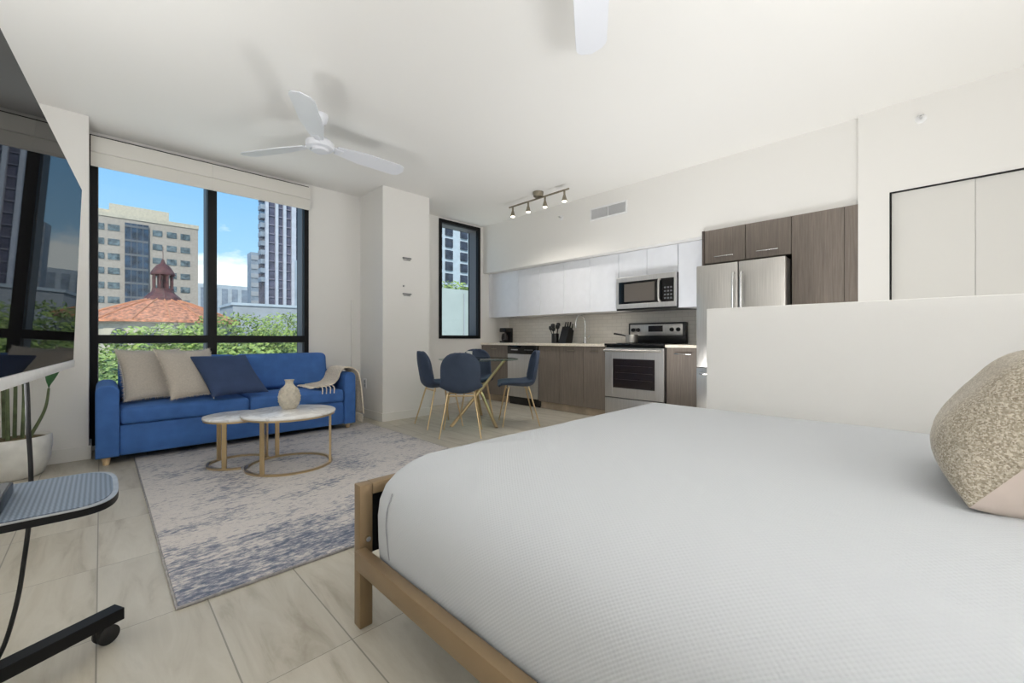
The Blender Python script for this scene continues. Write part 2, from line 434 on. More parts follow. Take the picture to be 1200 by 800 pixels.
struct(wr.build('wall_right', M['wall'], smooth=0), 'white wall above and beside the kitchen', 'wall')
struct(MB().box(2.55, 2.67, YB, .955, 0, 1.157, .004).build('wall_half', M['wall'], smooth=0), 'white waist high half wall beside the bed', 'half wall')
# sliding closet door
d = struct(MB().box(4.43, 4.47, -.190, .25, .01, 2.119).build('door_1', M['door'], smooth=0), 'white sliding closet door', 'door')
MB().box(4.433, 4.473, -1.0, -.192, .01, 2.119).build('rear_panel', M['door'], d, smooth=0)
MB().box(4.415, 4.53, -1.0, .262, 2.122, 2.14).build('track', M['black'], d, smooth=0)
MB().box(4.41, 4.53, .254, .262, 0, 2.12).build('jamb_channel', M['black'], d, smooth=0)
# skirting boards
struct(MB().box(XL, -.06, 4.845, 4.86, 0, .11, .003).box(-.07, -.055, 4.845, 5.2, 0, .11, .003).build('baseboard_left', M['trim'], smooth=0))
struct(MB().box(1.745, 2.38, 5.186, 5.2, 0, .10, .003).box(3.03, 4.42, 5.186, 5.2, 0, .10, .003).build('baseboard_front', M['trim'], smooth=0))
struct(MB().box(2.366, 2.38, 4.586, 5.186, 0, .10, .003).box(2.38, 3.044, 4.586, 4.60, 0, .10, .003).box(3.03, 3.044, 4.6, 5.186, 0, .10, .003).build('baseboard_column', M['trim'], smooth=0))

def window(name, x0, x1, z0, z1, fw, mull, trans, label):
    w = MB(); y0, y1, yg = 5.185, 5.44, 5.40
    w.box(x0, x0+fw, y0, y1, z0, z1); w.box(x1-fw, x1, y0, y1, z0, z1)
    w.box(x0+fw, x1-fw, y0, y1, z0, z0+fw); w.box(x0+fw, x1-fw, y0, y1, z1-fw, z1)
    xs = [x0+fw]; zs = [z0+fw]
    if mull: w.box(mull-.038, mull+.038, y0, y1, z0+fw, z1-fw)
    if trans:
        for a, b in (((x0+fw, mull-.038), (mull+.038, x1-fw)) if mull else ((x0+fw, x1-fw),)):
            w.box(a, b, y0, y1, trans-.036, trans+.036)
    o = struct(w.build(name, M['black'], smooth=0), label, 'window')
    X = [(x0+fw, mull-.038), (mull+.038, x1-fw)] if mull else [(x0+fw, x1-fw)]
    Z = [(z0+fw, trans-.036), (trans+.036, z1-fw)] if trans else [(z0+fw, z1-fw)]
    for a, b in X:
        # grey liner on the inside faces of each light
        l = MB()
        for c, e in Z:
            l.box(b-.006, b-.0005, 5.235, yg, c, e); l.box(a+.0005, a+.006, 5.235, yg, c, e)
            l.box(a+.006, b-.006, 5.235, yg, e-.006, e-.0005)
        l.build('glazing_bead', M['greyframe'], o, smooth=0)
        for c, e in Z: MB().box(a+.001, b-.001, yg, yg+.008, c+.001, e-.001).build('pane', M['glass'], o, smooth=0)
    return o
window('window_1', *W1, .05, .813, .98, 'floor to ceiling black framed window behind the blue sofa')
window('window_2', *W2, .05, None, None, 'narrow black framed window between the column and the kitchen')

# roller blinds
for x0, x1, nm in ((-.062, .7998, 'white roller blind rolled up above the left half of the big window'), (.8002, 1.738, 'white roller blind rolled up above the right half of the big window')):
    t = thing('roller_blind', nm, 'blind', ((x0+x1)/2, 5.12, 2.47), group='roller blinds on the big window')
    MB().box(x0, x1, 5.105, 5.18, 2.60, 2.735, .003).build('cassette', M['blind'], t)
    MB().box(x0, x1, 5.125, 5.129, 2.50, 2.62).build('fabric', M['blind'], t, smooth=0)
    MB().box(x0, x1, 5.118, 5.136, 2.478, 2.502, .004).build('hem_bar', M['blind'], t)

# ------------------------------------------------------------------ rug and sofa
rg = tag(MB().box(.2, 2.2, 1.93, 4.62, .001, .013, .004).build('area_rug', M['rug']), 'large faded blue and grey rug under the coffee tables and sofa', 'rug')
MB().box(.192, .2, 1.925, 4.62, .001, .012, .003).box(.192, 2.208, 1.922, 1.93, .001, .012, .003).box(2.2, 2.208, 1.93, 4.62, .001, .012, .003).build('edge_binding', mat('rug_binding', (150,147,146), .9, 0, .1, 60), rg)

sofa = thing('sofa', 'blue velvet two seat sofa below the big window', 'sofa', (.98, 4.8, 0))
SX0, SX1, SY0, SY1 = -.03, 1.99, 4.46, 5.17
def arm(x0, x1):
    pts = []
    r = .055
    for (cx, s0) in ((x1-r, 0), (x0+r, 90)):
        for k in range(7):
            a = R(s0+90*k/6); pts.append((cx+r*math.cos(a), SY0, .565+r*math.sin(a)))
    pts += [(x0, SY0, .065), (x1, SY0, .065)]
    b = MB().prism(pts, (0, SY1-SY0, 0))
    bmesh.ops.recalc_face_normals(b.bm, faces=b.bm.faces)
    es = [e for e in b.bm.edges if all(abs(v.co.y-SY0) < 1e-5 for v in e.verts)]
    bmesh.ops.bevel(b.bm, geom=es, offset=.012, segments=3, profile=.5, affect='EDGES')
    b.build('armrest', M['velvet'], sofa)
arm(SX0, SX0+.135); arm(SX1-.12, SX1)
MB().box(.106, 1.869, 4.485, 5.165, .065, .305, .012).build('base', M['velvet'], sofa)
def cushion(x0, x1, y0, y1, z0, z1, r, puff, axis='z'):
    b = MB(); b.box(x0, x1, y0, y1, z0, z1, r, 4)
    bmesh.ops.subdivide_edges(b.bm, edges=[e for e in b.bm.edges if e.calc_length() > .2], cuts=9, use_grid_fill=True)
    cx, cy, cz = (x0+x1)/2, (y0+y1)/2, (z0+z1)/2
    for v in b.bm.verts:
        u, w, q = (v.co.x-cx)/(x1-x0)*2, (v.co.y-cy)/(y1-y0)*2, (v.co.z-cz)/(z1-z0)*2
        if axis == 'z': v.co.z += puff*max(0, q)*(1-u*u)*(1-w*w)
        else: v.co.y -= puff*max(0, -w)*(1-u*u)*(1-q*q)
    return b
xm = .985
for a, c in ((.108, xm-.002), (xm+.002, 1.867)):
    cushion(a, c, 4.462, 5.0, .307, .435, .03, .02).build('seat_cushion', M['velvet'], sofa)
for a, c in ((.108, xm-.003), (xm+.003, 1.867)):
    q = cushion(a, c, 4.90, 5.10, .455, .822, .05, .02, 'y')
    for v in q.bm.verts: v.co.y += (v.co.z-.455)*.17
    q.build('back_cushion', M['velvet'], sofa)
MB().box(.106, 1.869, 5.09, 5.165, .305, .60, .02).build('back_frame', M['velvet'], sofa)
for x in (.03, 1.93):
    for y in (4.53, 5.10):
        MB().lathe([(.019, .014 if x > .2 and y < 4.62 else .0), (.03, .066)], x, y, 16).build('leg', M['legwood'], sofa)

def pillow(w, h, t, pinch=.09, nu=28):
    """pillow grid in local xz plane (front = -y); returns function f(u,v,side) in local coords"""
    def f(u, v, side):
        x = w/2*u*(1-pinch*(1-v*v)*u*u); z = h/2*v*(1-pinch*(1-u*u)*v*v)
        th = t/2*max(0, (1-u**4)*(1-v**4))**.55
        return Vector((x, side*th, z))
    return f
def place(f, c, rx, ry, rz):
    m = Matrix.Translation(c) @ Matrix.Rotation(rz, 4, 'Z') @ Matrix.Rotation(rx, 4, 'X') @ Matrix.Rotation(ry, 4, 'Y')
    return lambda u, v, s: m @ f(u, v, s)
def pillow_mb(F, nu=36, wr=.009, sides=(-1, 1)):
    b = MB()
    for s in sides:
        def g(i, j):
            u, v = i*2-1, j*2-1
            u, v = math.sin(u*PI/2), math.sin(v*PI/2)
            p = F(u, v, s); n = (noise.noise(p*7)+.6*noise.noise(p*15))*wr*(1-u*u)*(1-v*v)
            return p+Vector((n, n, n))
        b.grid(g, nu, nu)
    bmesh.ops.remove_doubles(b.bm, verts=b.bm.verts, dist=1e-5)
    return b
def fringe(F, cnt=260, ln=.021):
    b = MB()
    def P(k):
        k = (k % cnt)/cnt*4; e = int(k); q = (k-e)*2-1
        return [(q, -1), (1, q), (-q, 1), (-1, -q)][e]
    for k in range(cnt):
        u0, v0 = P(k); u1, v1 = P(k+.8)
        a, c = F(u0, v0, 0), F(u1, v1, 0); ce = F(0, 0, 0)
        dn = ((a+c)/2-ce).normalized(); L = ln*(.6+.8*random.random())
        nrm = (c-a).cross(dn).normalized()*.0015
        tip = (a+c)/2+dn*L+(c-a)*random.uniform(-.5, .5)+nrm*random.uniform(-2, 2)
        A, Cc = a-dn*.004, c-dn*.004
        q = [b.bm.verts.new(x) for x in (A-nrm, Cc-nrm, Cc+nrm, A+nrm)]; tp = b.bm.verts.new(tip)
        for i in range(4): b.bm.faces.new((q[i], q[(i+1)%4], tp))
        b.bm.faces.new(q)
    return b
def axes_pillow(f, c, X, Z):
    X, Z = Vector(X).normalized(), Vector(Z).normalized(); Nn = Z.cross(X).normalized()
    return lambda u, v, q: (lambda p: Vector(c)+X*p.x+Z*p.z+Nn*p.y)(f(u, v, q))
def throw_pillow(label, c, w, h, t, X, Z, mt, fr=True):
    F = axes_pillow(pillow(w, h, t), c, X, Z)
    o = tag(pillow_mb(F).build('throw_pillow', mt, smooth=60), label, 'pillow', 'throw pillows on the sofa')
    if fr: fringe(F).build('fringe', M['fringe'], o, smooth=0)
    return o
throw_pillow('beige linen pillow with fringed edge leaning on the sofa arm nearest the plant', (.33, 4.79, .68), .44, .50, .10, (.45, .05, 0), (-.06, .30, .46), M['linen'])
throw_pillow('beige linen pillow with fringed edge, between the other beige one and the navy one', (.58, 4.675, .68), .43, .50, .10, (.42, .13, 0), (-.10, .30, .45), M['linen'])
np_ = throw_pillow('navy velvet throw pillow tilted on the sofa seat', (.855, 4.61, .648), .47, .49, .13, (.44, .08, .0), (-.13, .33, .36), M['velvet_navy'], False)
MB().box(.70, .706, 4.415, 4.418, .46, .485).build('care_tag', M['white'], np_, smooth=0)

# throw blanket over the far arm
bl_path = crom([(1.60, .452), (1.70, .458), (1.78, .475), (1.835, .53), (1.855, .59), (1.885, .632), (1.93, .64), (1.98, .632), (2.02, .59), (2.045, .48), (2.065, .3), (2.08, .13)], 5)
nb = len(bl_path)-1
def blf(i, j):
    k = i*nb; a = int(min(k, nb-1)); p = bl_path[a].lerp(bl_path[a+1], k-a)
    y0 = 4.52-.02*i+.02*math.sin(i*5); wd = .36+.04*math.sin(i*7)
    dz = .008*math.sin(j*17+i*3)
    return Vector((p.x+(.02*math.sin(j*14) if i > .7 else 0), y0+wd*j, p.y+.016+abs(dz)))
bb = MB(); bb.grid(blf, 50, 16)
tb = bb.build('throw_blanket', M['throw'], smooth=80)
tb.modifiers.new('s', 'SOLIDIFY').thickness = .012; tb.modifiers['s'].offset = 1
tag(tb, 'cream knitted throw blanket draped over the sofa arm', 'blanket')
ta = MB()
for k in range(14):
    y = 4.53+.35*k/13
    for z, x, dx in ((.462, 1.602, -1),):
        ex = random.uniform(.05, .085); dy = random.uniform(-.015, .015)
        ta.tube(crom([(x, y, z+.014), (x-ex*.5, y+dy*.5, z+.012), (x-ex, y+dy, z+.008)], 3), [.005]*3+[.008, .008, .007, .004], 6)
for k in range(4):
    ta.tube(crom([(1.64+.04*k, 4.53, .485), (1.635+.04*k, 4.455, .47), (1.63+.04*k, 4.446, .41)], 4), .0055, 6)
ta.build('tassel_fringe', M['tassel'], tb)
ta = MB()
for k in range(14):
    y = 4.50+.33*k/13
    ta.tube([(2.08, y, .14), (2.083, y, .10), (2.086, y+random.uniform(-.01, .01), .05)], [.006, .008, .004], 6)
ta.build('tassel_fringe', M['tassel'], tb)

# ------------------------------------------------------------------ coffee tables, vase
def coffee(label, cx, cy, z, rt, rb, angs, a0, a1):
    t = thing('coffee_table', label, 'coffee table', (cx, cy, .013), group='nesting coffee tables')
    n = 64
    MB().lathe([(rt-.004, z-.018), (rt, z-.014), (rt, z-.003), (rt-.003, z)], cx, cy, n).build('tabletop', M['marble'], t, smooth=50)
    b = MB().torus(cx, cy, z-.03, rt-.012, .012, .012); b.build('rim', M['gold'], t, smooth=30)
    MB().torus(cx, cy, .014, rb, .022, .014, a0, a1).build('base_ring', M['gold'], t, smooth=30)
    for a in angs:
        c, s = math.cos(R(a)), math.sin(R(a))
        MB().obox((cx+c*rb, cy+s*rb, (z-.02+.02)/2), (c*.006, s*.006, 0), (-s*.015, c*.015, 0), (0, 0, (z-.04)/2)).build('leg', M['gold'], t, smooth=0)
    return t
coffee('larger round coffee table with white marble top and gold legs, carrying the vase', 1.04, 3.50, .425, .325, .29, (217, 92, -31.5), 0, 2*PI)
coffee('smaller round marble coffee table tucked beside the larger one', .77, 3.83, .388, .235, .20, (5, 232, 120), R(0), R(262))
va = MB()
vp = crom([(.05, .425), (.058, .428), (.082, .475), (.088, .52), (.075, .57), (.045, .605), (.034, .62), (.033, .64), (.042, .655)], 6)
for p in vp: p.x *= .88
n = 48; rr = []
for i, p in enumerate(vp):
    w = 1 if .45 < p.y < .59 else 0
    rr.append([Vector((1.075+math.cos(2*PI*k/n)*(p.x+w*.007*(math.cos(12*2*PI*k/n)*math.cos(i*1.2))), 3.63+math.sin(2*PI*k/n)*(p.x+w*.007*(math.cos(12*2*PI*k/n)*math.cos(i*1.2))), p.y)) for k in range(n)])
ti = rr[-1]; c0 = Vector((1.075, 3.63, .655))
rr.append([c0+(q-c0)*.8 for q in ti]); rr.append([c0+(q-c0)*.7+Vector((0,0,-.05)) for q in ti])
va.rings(rr); tag(va.build('vase', M['vase'], smooth=50), 'small cream textured vase on the larger coffee table', 'vase')

# ------------------------------------------------------------------ bed
bed = thing('bed_frame', 'champagne metal bed frame with slim square posts and side rail', 'bed frame', (1.57, .35, 0))
MB().box(.622, .668, 1.362, 1.408, 0, .484, .004).build('post', M['bedgold'], bed)
MB().box(2.478, 2.524, 1.362, 1.408, 0, .484, .004).build('post', M['bedgold'], bed)
MB().box(.622, .668, -.708, -.662, 0, .62, .004).build('post', M['bedgold'], bed)
MB().box(2.478, 2.524, -.708, -.662, 0, .62, .004).build('post', M['bedgold'], bed)
MB().box(.668, 2.478, 1.362, 1.408, .446, .484, .003).build('footboard_bar', M['bedgold'], bed)
MB().box(.668, 2.478, 1.38, 1.395, .24, .447).build('footboard_panel', M['black'], bed, smooth=0)
MB().box(.668, 2.478, -.708, -.662, .58, .62, .003).box(.668, 2.478, -.70, -.67, .25, .58).build('headboard', M['bedgold'], bed, smooth=0)
MB().box(.604, .642, -.662, 1.362, .212, .274, .003).build('side_rail', M['bedgold'], bed)
MB().box(2.497, 2.535, -.662, 1.362, .217, .274, .003).build('side_rail', M['bedgold'], bed)
sl = MB()
for k in range(14): sl.box(.645, 2.494, -.60+.142*k, -.53+.142*k, .196, .216)
sl.build('slat_base', M['black'], bed, smooth=0)
for z in (.302, .205):
    MB().cyl((.647, 1.362, z), (.647, 1.350, z), .0085).build('bolt', M['chrome'], bed)
def rrect(x0, x1, y0, y1, r, inset, z, n=10):
    x0 += inset; x1 -= inset; y0 += inset; y1 -= inset; r = max(.012, r-inset*.6); out = []
    for cx, cy, s in ((x1-r, y1-r, 0), (x0+r, y1-r, 90), (x0+r, y0+r, 180), (x1-r, y0+r, 270)):
        m = n
        for k in range(m+1):
            a = R(s+90*k/m); out.append(Vector((cx+r*math.cos(a), cy+r*math.sin(a), z)))
    # subdivide straight sides evenly
    res = []
    for i, p in enumerate(out):
        q = out[(i+1) % len(out)]; res.append(p)
        if (i+1) % (n+1) == 0:
            for k in range(1, 16): res.append(p.lerp(q, k/16))
    return res
tag(MB().rings([rrect(.705, 2.45, -.59, 1.31, .10, i, z) for i, z in ((.03, .218), (0, .25), (0, .45), (.03, .49))]).build('mattress', mat('mattress_ticking', (225,225,222), .9, 0, .03, 60)), 'thick mattress under the white bedspread', 'mattress')
prof = [(.90, .648), (.6, .646), (.42, .640), (.30, .628), (.21, .611), (.14, .588), (.09, .560), (.05, .525), (.022, .485), (.006, .44), (0, .39), (.0, .345), (.0, .31), (.001, .28), (.003, .250), (.007, .243), (.02, .26)]
rgs = []
for i, (ins, z) in enumerate(prof):
    ring = rrect(.646, 2.488, -.655, 1.362, .10, ins, z)
    for p in ring:
        if i > 7:
            p.z += .006*noise.noise(Vector((p.x*5, p.y*5, 1)))
            nn = abs(noise.noise(Vector((p.x*4, p.y*4, p.z*3))))*.008*(i-7)/6
            p.x += nn if p.x < 1.5 else -nn
        elif i > 2: p.z += .004*noise.noise(Vector((p.x*3, p.y*3, 0)))
    rgs.append(ring)
sp = MB().rings(rgs, True, False).build('bedspread', M['spread'], smooth=60)
tag(sp, 'white waffle weave bedspread covering the bed', 'bedspread')
MB().tube(crom([(.664, 1.22, .485), (.650, 1.225, .44), (.6445, 1.225, .39), (.6455, 1.22, .345), (.6465, 1.215, .31), (.649, 1.21, .282)], 5), .0022, 6).build('seam', mat('grey_seam', (150,152,156), .9, 0, .05, 40), sp)
# sequin pillow
F = axes_pillow(pillow(.47, .34, .26, .0), (1.43, -.15, .79), (-1, .02, 0), (.0, -.60, .80))
pl = tag(pillow_mb(F, 30, .006, (-1,)).build('sequin_pillow', M['sequin'], smooth=70), 'champagne sequin pillow with blush satin back on the bed', 'pillow')
b = pillow_mb(F, 30, .006, (1,)); b.build('satin_back', M['pink'], pl, smooth=70)['label'] = 'plain blush satin back'

# ------------------------------------------------------------------ television and its rolling stand
ang = R(4.2); tdir = Vector((-math.sin(ang), -math.cos(ang), 0)); tn = Vector((math.cos(ang), -math.sin(ang), 0))
far = Vector((-.0635, 2.20, 0)); cen = far+tdir*.557; tilt = R(2.0)
up = Vector((tn.x*math.sin(tilt), tn.y*math.sin(tilt), math.cos(tilt))); nrm = tn*math.cos(tilt)-Vector((0,0,1))*math.sin(tilt)
tc = Vector((cen.x, cen.y, 1.215))
tv = thing('television', 'large black flat television on the rolling stand', 'television', (tc.x, tc.y, .9))
MB().obox(tc-nrm*.022, nrm*.018, tdir*.557, up*.32, .004).build('housing', M['plastic'], tv, smooth=30)
MB().obox(tc-nrm*.0, nrm*.004, tdir*.553, up*.310+Vector((0,0,0)), 0).build('screen', M['screen'], tv, smooth=0)
MB().obox(tc-nrm*.003-up*.324, nrm*.010, tdir*.557, up*.013, .003).build('bezel', M['white'], tv, smooth=30)['label'] = 'silver lower bezel'
MB().obox(tc-nrm*.055, nrm*.02, tdir*.2, up*.18, .01).build('rear_cover', M['plastic'], tv, smooth=30)
st = thing('television_stand', 'black rolling television stand with perforated shelf', 'tv stand', (-.44, 1.64, 0))
MB().box(-.47, -.41, 1.60, 1.68, .07, 1.42, .006).build('post', M['black'], st)
MB().box(-.41, -.185, 1.60, 1.68, 1.19, 1.25, .006).obox(tc-nrm*.088, nrm*.008, tdir*.22, up*.11, .003).build('mount_bracket', M['black'], st)
# shelf: rounded tip
def shelf_outline(ins):
    x0, x1, y0, y1 = -.40, .036-ins, 1.448+ins, 1.832-ins
    pts = [(x0, y1), (x0, y0)]
    cx = x1-.105
    for k in range(0, 25):
        a = R(-90+180*k/24); e = .62
        pts.append((cx+.105*abs(math.cos(a))**e*1, (y0+y1)/2+(y1-y0)/2*math.copysign(abs(math.sin(a))**e, math.sin(a))))
    return pts
sh = MB().prism([(x, y, .550) for x, y in shelf_outline(0)], (0,0,.017)).build('shelf', M['black'], st, smooth=30)
MB().prism([(x, y, .5675) for x, y in shelf_outline(.0)], (0,0,.002)).build('edge_trim', M['silverplastic'], sh, smooth=0)
MB().prism([(x, y, .5697) for x, y in shelf_outline(.011)], (0,0,.002)).build('shelf_mat', M['shelftop'], sh, smooth=0)
for q, ye in (((-.44, 1.66), 1.90), ((-.44, 1.62), 1.36)):
    a = Vector((q[0], q[1], .078)); e = Vector((.045, ye, .078)); dd = (e-a); L = dd.length; dd.normalize(); sd = Vector((-dd.y, dd.x, 0))
    ft = MB().obox((a+e)/2, dd*L/2, sd*.026, Vector((0,0,.019)), .002).build('foot', M['black'], st, smooth=0)
    cp = e-dd*.05
    MB().cyl(cp+Vector((.02,0,.06-.078))-Vector((.02,0,0)), cp+Vector((0,0,-.045)), .012).build('caster_stem', M['rubber'], ft)
    wc = Vector((cp.x+.012, cp.y, .030))
    cw = MB()
    for s in (-1, 1): cw.tube([wc+sd*s*.020, wc+sd*s*.017, wc+sd*s*.008, wc+sd*s*.005], [.022, .029, .029, .022], 24)
    cw.cyl(wc-sd*.016, wc+sd*.016, .008).build('caster_wheel', M['rubber'], ft)
for y in (1.42, 1.86):
    ft = MB().obox((-.5, (1.64+y)/2, .078), (.026, 0, 0), (0, abs(y-1.64)/2+.02, 0), (0,0,.019), .002).build('rear_foot', M['black'], st, smooth=0)
    MB().cyl((-.5, y-.012, .03), (-.5, y+.012, .03), .03).cyl((-.5, y, .05), (-.5, y, .062), .01).build('caster_wheel', M['rubber'], ft)
mb = tag(MB().box(-.40, -.165, 1.50, 1.72, .5725, .602, .004).build('media_player', M['plastic']), 'flat black media box on the stand shelf', 'electronics')
MB().box(-.395, -.17, 1.51, 1.71, .602, .604).build('top_plate', M['greyframe'], mb, smooth=0)
tag(MB().tube(crom([(-.16, 1.80, .96), (-.153, 1.85, .85), (-.150, 1.855, .72), (-.146, 1.86, .6), (-.147, 1.86, .48), (-.158, 1.85, .34), (-.172, 1.84, .22), (-.20, 1.84, .1), (-.245, 1.84, .03), (-.33, 1.86, .008), (-.46, 1.98, .008)], 8), .0055, 8).build('power_cord', M['rubber']), 'black cable hanging from the television to the floor', 'cord')

# ------------------------------------------------------------------ potted plant
pp = thing('potted_plant', 'tall green leafy plant in a round white pot', 'plant', (-.46, 4.60, 0))
px, py = -.46, 4.61
MB().lathe([(.145, 0), (.165, .01), (.198, .12), (.208, .22), (.205, .275), (.196, .285), (.185, .275), (.182, .24)], px, py, 48).build('pot', M['pot'], pp, smooth=50)
MB().lathe([(.183, .235), (.183, .262), (.10, .272)], px, py, 32).build('soil', M['soil'], pp)
rs = random.Random(3)
for k, (dx, dy, hx, hy, hz) in enumerate(((-.10, .02, -.14, -.06, 1.35), (-.06, -.06, -.10, -.12, 1.0), (-.03, .05, -.04, .08, 1.5), (.0, -.07, .0, -.12, 1.15), (.02, .02, .02, .03, 1.25), (.06, -.02, .05, -.06, .93), (.09, -.02, .19, -.06, .62), (-.13, -.03, -.17, -.12, 1.05))):
    base = Vector((px+dx, py+dy, .26)); top = Vector((px+hx, py+hy, hz))
    mid = base.lerp(top, .55)+Vector((dx*.25, dy*.25, 0))
    stp = crom([base, mid, top], 8)
    stem = MB().tube(stp, [.011-.0045*i/len(stp) for i in range(len(stp))], 8).build('stem', M['stem'], pp)
    dirn = Vector((hx+.001, hy-.05, 0)).normalized(); L = .36 if hz > .8 else .27; Wd = .085 if hz > .8 else .045
    sd = Vector((-dirn.y, dirn.x, 0))
    if hz < .8: dirn = Vector((.22, .05, 0)); sd = Vector((.75, -.66, 0)); L = .34; Wd = .05
    def lf(i, j, top=top, dirn=dirn, sd=sd, L=L, Wd=Wd):
        w = Wd*math.sin(PI*min(1, i*.96+.03))**.7; c = j*2-1
        droop = -.5*i*i*L*.6
        return top+Vector((0,0,-.005))+dirn*(L*i*.62)+Vector((0,0,L*i*.85+droop))+sd*(w*c)+Vector((0,0,.03*abs(c)))
    lb = MB(); lb.grid(lf, 14, 6); o = lb.build('leaf', M['leaf'], pp, smooth=60)
    o.modifiers.new('s', 'SOLIDIFY').thickness = .002

# ------------------------------------------------------------------ ceiling fans, track light
th = math.atan2(482, 490)
rgt = Vector((math.cos(th), -math.sin(th), 0)); fwd = Vector((math.sin(th), math.cos(th), 0))
def fan(label, cx, cy, angs, zh=2.55):
    t = thing('ceiling_fan', label, 'ceiling fan', (cx, cy, H), group='ceiling fans')
    MB().lathe([(.02, H-.075), (.05, H-.06), (.062, H-.02), (.062, H)], cx, cy, 32).build('canopy', M['fan'], t, smooth=50)
    MB().cyl((cx, cy, zh+.05), (cx, cy, H-.06), .012).build('downrod', M['fan'], t)
    MB().lathe([(.03, zh-.052), (.06, zh-.047), (.068, zh-.03), (.10, zh-.024), (.108, zh-.005), (.108, zh+.02), (.085, zh+.045), (.04, zh+.06), (.02, zh+.08)], cx, cy, 40).build('motor_housing', M['fan'], t, smooth=40)
    for a in angs:
        dv = rgt*math.cos(R(a))+fwd*math.sin(R(a)); sv = Vector((-dv.y, dv.x, 0)); pit = R(-13)
        wv = sv*math.cos(pit)+Vector((0,0,1))*math.sin(pit); nv = dv.cross(wv).normalized()
        o = Vector((cx, cy, zh+.005)); out = []
        def wd(s):
            base = .048+(.085-.048)*min(1, s/.35)
            if s > .88: base *= math.sqrt(max(0, 1-((s-.88)/.12)**2))
            return base
        n = 28; up_, lo_ = [], []
        for k in range(n+1):
            s = k/n; r = .13+.63*s; up_.append(o+dv*r+wv*wd(s)); lo_.append(o+dv*r-wv*wd(s)*.95)
        pts = up_+lo_[::-1]
        uq = []
        for p in pts:
            if not uq or (p-uq[-1]).length > 1e-5: uq.append(p)
        if (uq[0]-uq[-1]).length < 1e-5: uq.pop()
        bl = MB().prism([p-nv*.004 for p in uq], nv*.008).build('blade', M['fan'], t, smooth=30)
        MB().obox(o+dv*.135, dv*.055, wv*.022, nv*.008, .003).build('blade_bracket', M['fan'], bl)
    return t
c1 = rgt*(-.4592*3.4)+fwd*3.4
fan('white three blade ceiling fan above the sofa area', c1.x, c1.y, (165.6, 45.6, -74.4))
c2 = rgt*.297+fwd*1.56
fan('white ceiling fan above the bed with one blade showing at the top', c2.x, c2.y, (79.2, 199.2, 319.2))

tl = thing('track_light', 'brushed metal track light with four lit spot heads on the kitchen ceiling', 'light', (3.87, 3.5, H))
M['nickel'] = mat('brushed_nickel', (150,142,126), .35, .9, .06, 40)
MB().box(3.862, 3.878, 2.99, 3.99, 2.712, 2.732, .004).build('bar', M['nickel'], tl)
MB().lathe([(.03, 2.731), (.06, 2.745), (.066, 2.785), (.066, H)], 3.87, 3.47, 32).build('canopy', M['nickel'], tl, smooth=40)
for y in (3.92, 3.64, 3.36, 3.06):
    hd = MB().lathe([(.012, 2.712), (.012, 2.668), (.017, 2.655), (.032, 2.60), (.033, 2.592)][::-1], 3.87, y, 20).build('spot_head', M['nickel'], tl, smooth=40)
    MB().lathe([(.006, 2.578), (.022, 2.584), (.028, 2.594)], 3.87, y, 16).build('bulb', M['bulb'], hd)

# ------------------------------------------------------------------ wall fittings
v = thing('air_vent', 'white rectangular air vent grille high on the kitchen wall', 'vent', (XK, 2.83, 2.49))
MB().box(XK-.012, XK, 2.575, 3.095, 2.475, 2.495).box(XK-.012, XK, 2.575, 3.095, 2.612, 2.632).box(XK-.012, XK, 2.575, 2.592, 2.495, 2.612).box(XK-.012, XK, 3.078, 3.095, 2.495, 2.612).box(XK-.012, XK, 2.829, 2.841, 2.495, 2.612).build('vent_frame', M['white'], v, smooth=0)
MB().box(XK-.002, XK, 2.592, 3.078, 2.495, 2.612).build('backing', mat('vent_dark', (110,112,116), .8, 0, .05, 20), v, smooth=0)
vs = MB()
for k in range(40):
    y = 2.598+.0121*k
    if abs(y-2.835) > .009: vs.box(XK-.010, XK-.003, y, y+.0035, 2.495, 2.612)
vs.build('grille', M['white'], v, smooth=0)
def sprinkler(x, y, z, label):
    t = thing('fire_sprinkler', label, 'sprinkler', (x, y, z), group='wall sprinklers')
    MB().tube([(x, y, z), (x-.006, y, z), (x-.012, y, z)], [.034, .033, .018], 24).build('escutcheon_wall_mount', M['white'], t)
    MB().cyl((x-.012, y, z), (x-.05, y, z), .008).box(x-.055, x-.05, y-.018, y+.018, z+.004, z+.010).build('sprinkler_nozzle', M['chrome'], t)
sprinkler(XK, 3.57, 2.62, 'small wall sprinkler between the track light and the vent')
sprinkler(4.40, .085, 2.635, 'small white sprinkler above the closet door')
for z, lb in ((1.98, 'upper grey metal bracket bar on the white column'), (1.54, 'lower grey metal bracket bar on the white column')):
    t = thing('wall_mount_bracket', lb, 'bracket', (2.7, 4.6, z), group='bracket bars on the column')
    MB().box(2.64, 2.757, 4.583, 4.60, z-.012, z+.004, .002).build('mount_bar', mat('bracket_grey', (140,140,142), .5, .6, .05, 30), t)
    MB().box(2.65, 2.747, 4.590, 4.60, z-.03, z-.022, .002).build('mount_lip', M['greyframe'] if z > 1.9 else M['silverplastic'], t)
tag(MB().tube([(2.655, 4.60, 1.63), (2.655, 4.588, 1.63)], [.012, .009], 16).build('hanging_hook', M['silverplastic']), 'small round grey hook above the lower bracket on the column', 'hook')
tag(MB().box(2.255, 2.29, 5.182, 5.20, .1, 1.47, .004).build('cable_raceway_wall_mount', M['trim']), 'slim white cable cover running down the wall behind the sofa', 'cable cover')
o = tag(MB().box(2.372, 2.38, 5.02, 5.10, .36, .48, .003).build('wall_outlet', M['white']), 'white socket plate on the side of the column', 'socket')
MB().box(2.3705, 2.372, 5.045, 5.075, .375, .415).box(2.3705, 2.372, 5.045, 5.075, .425, .465).build('socket_face', M['silverplastic'], o, smooth=0)

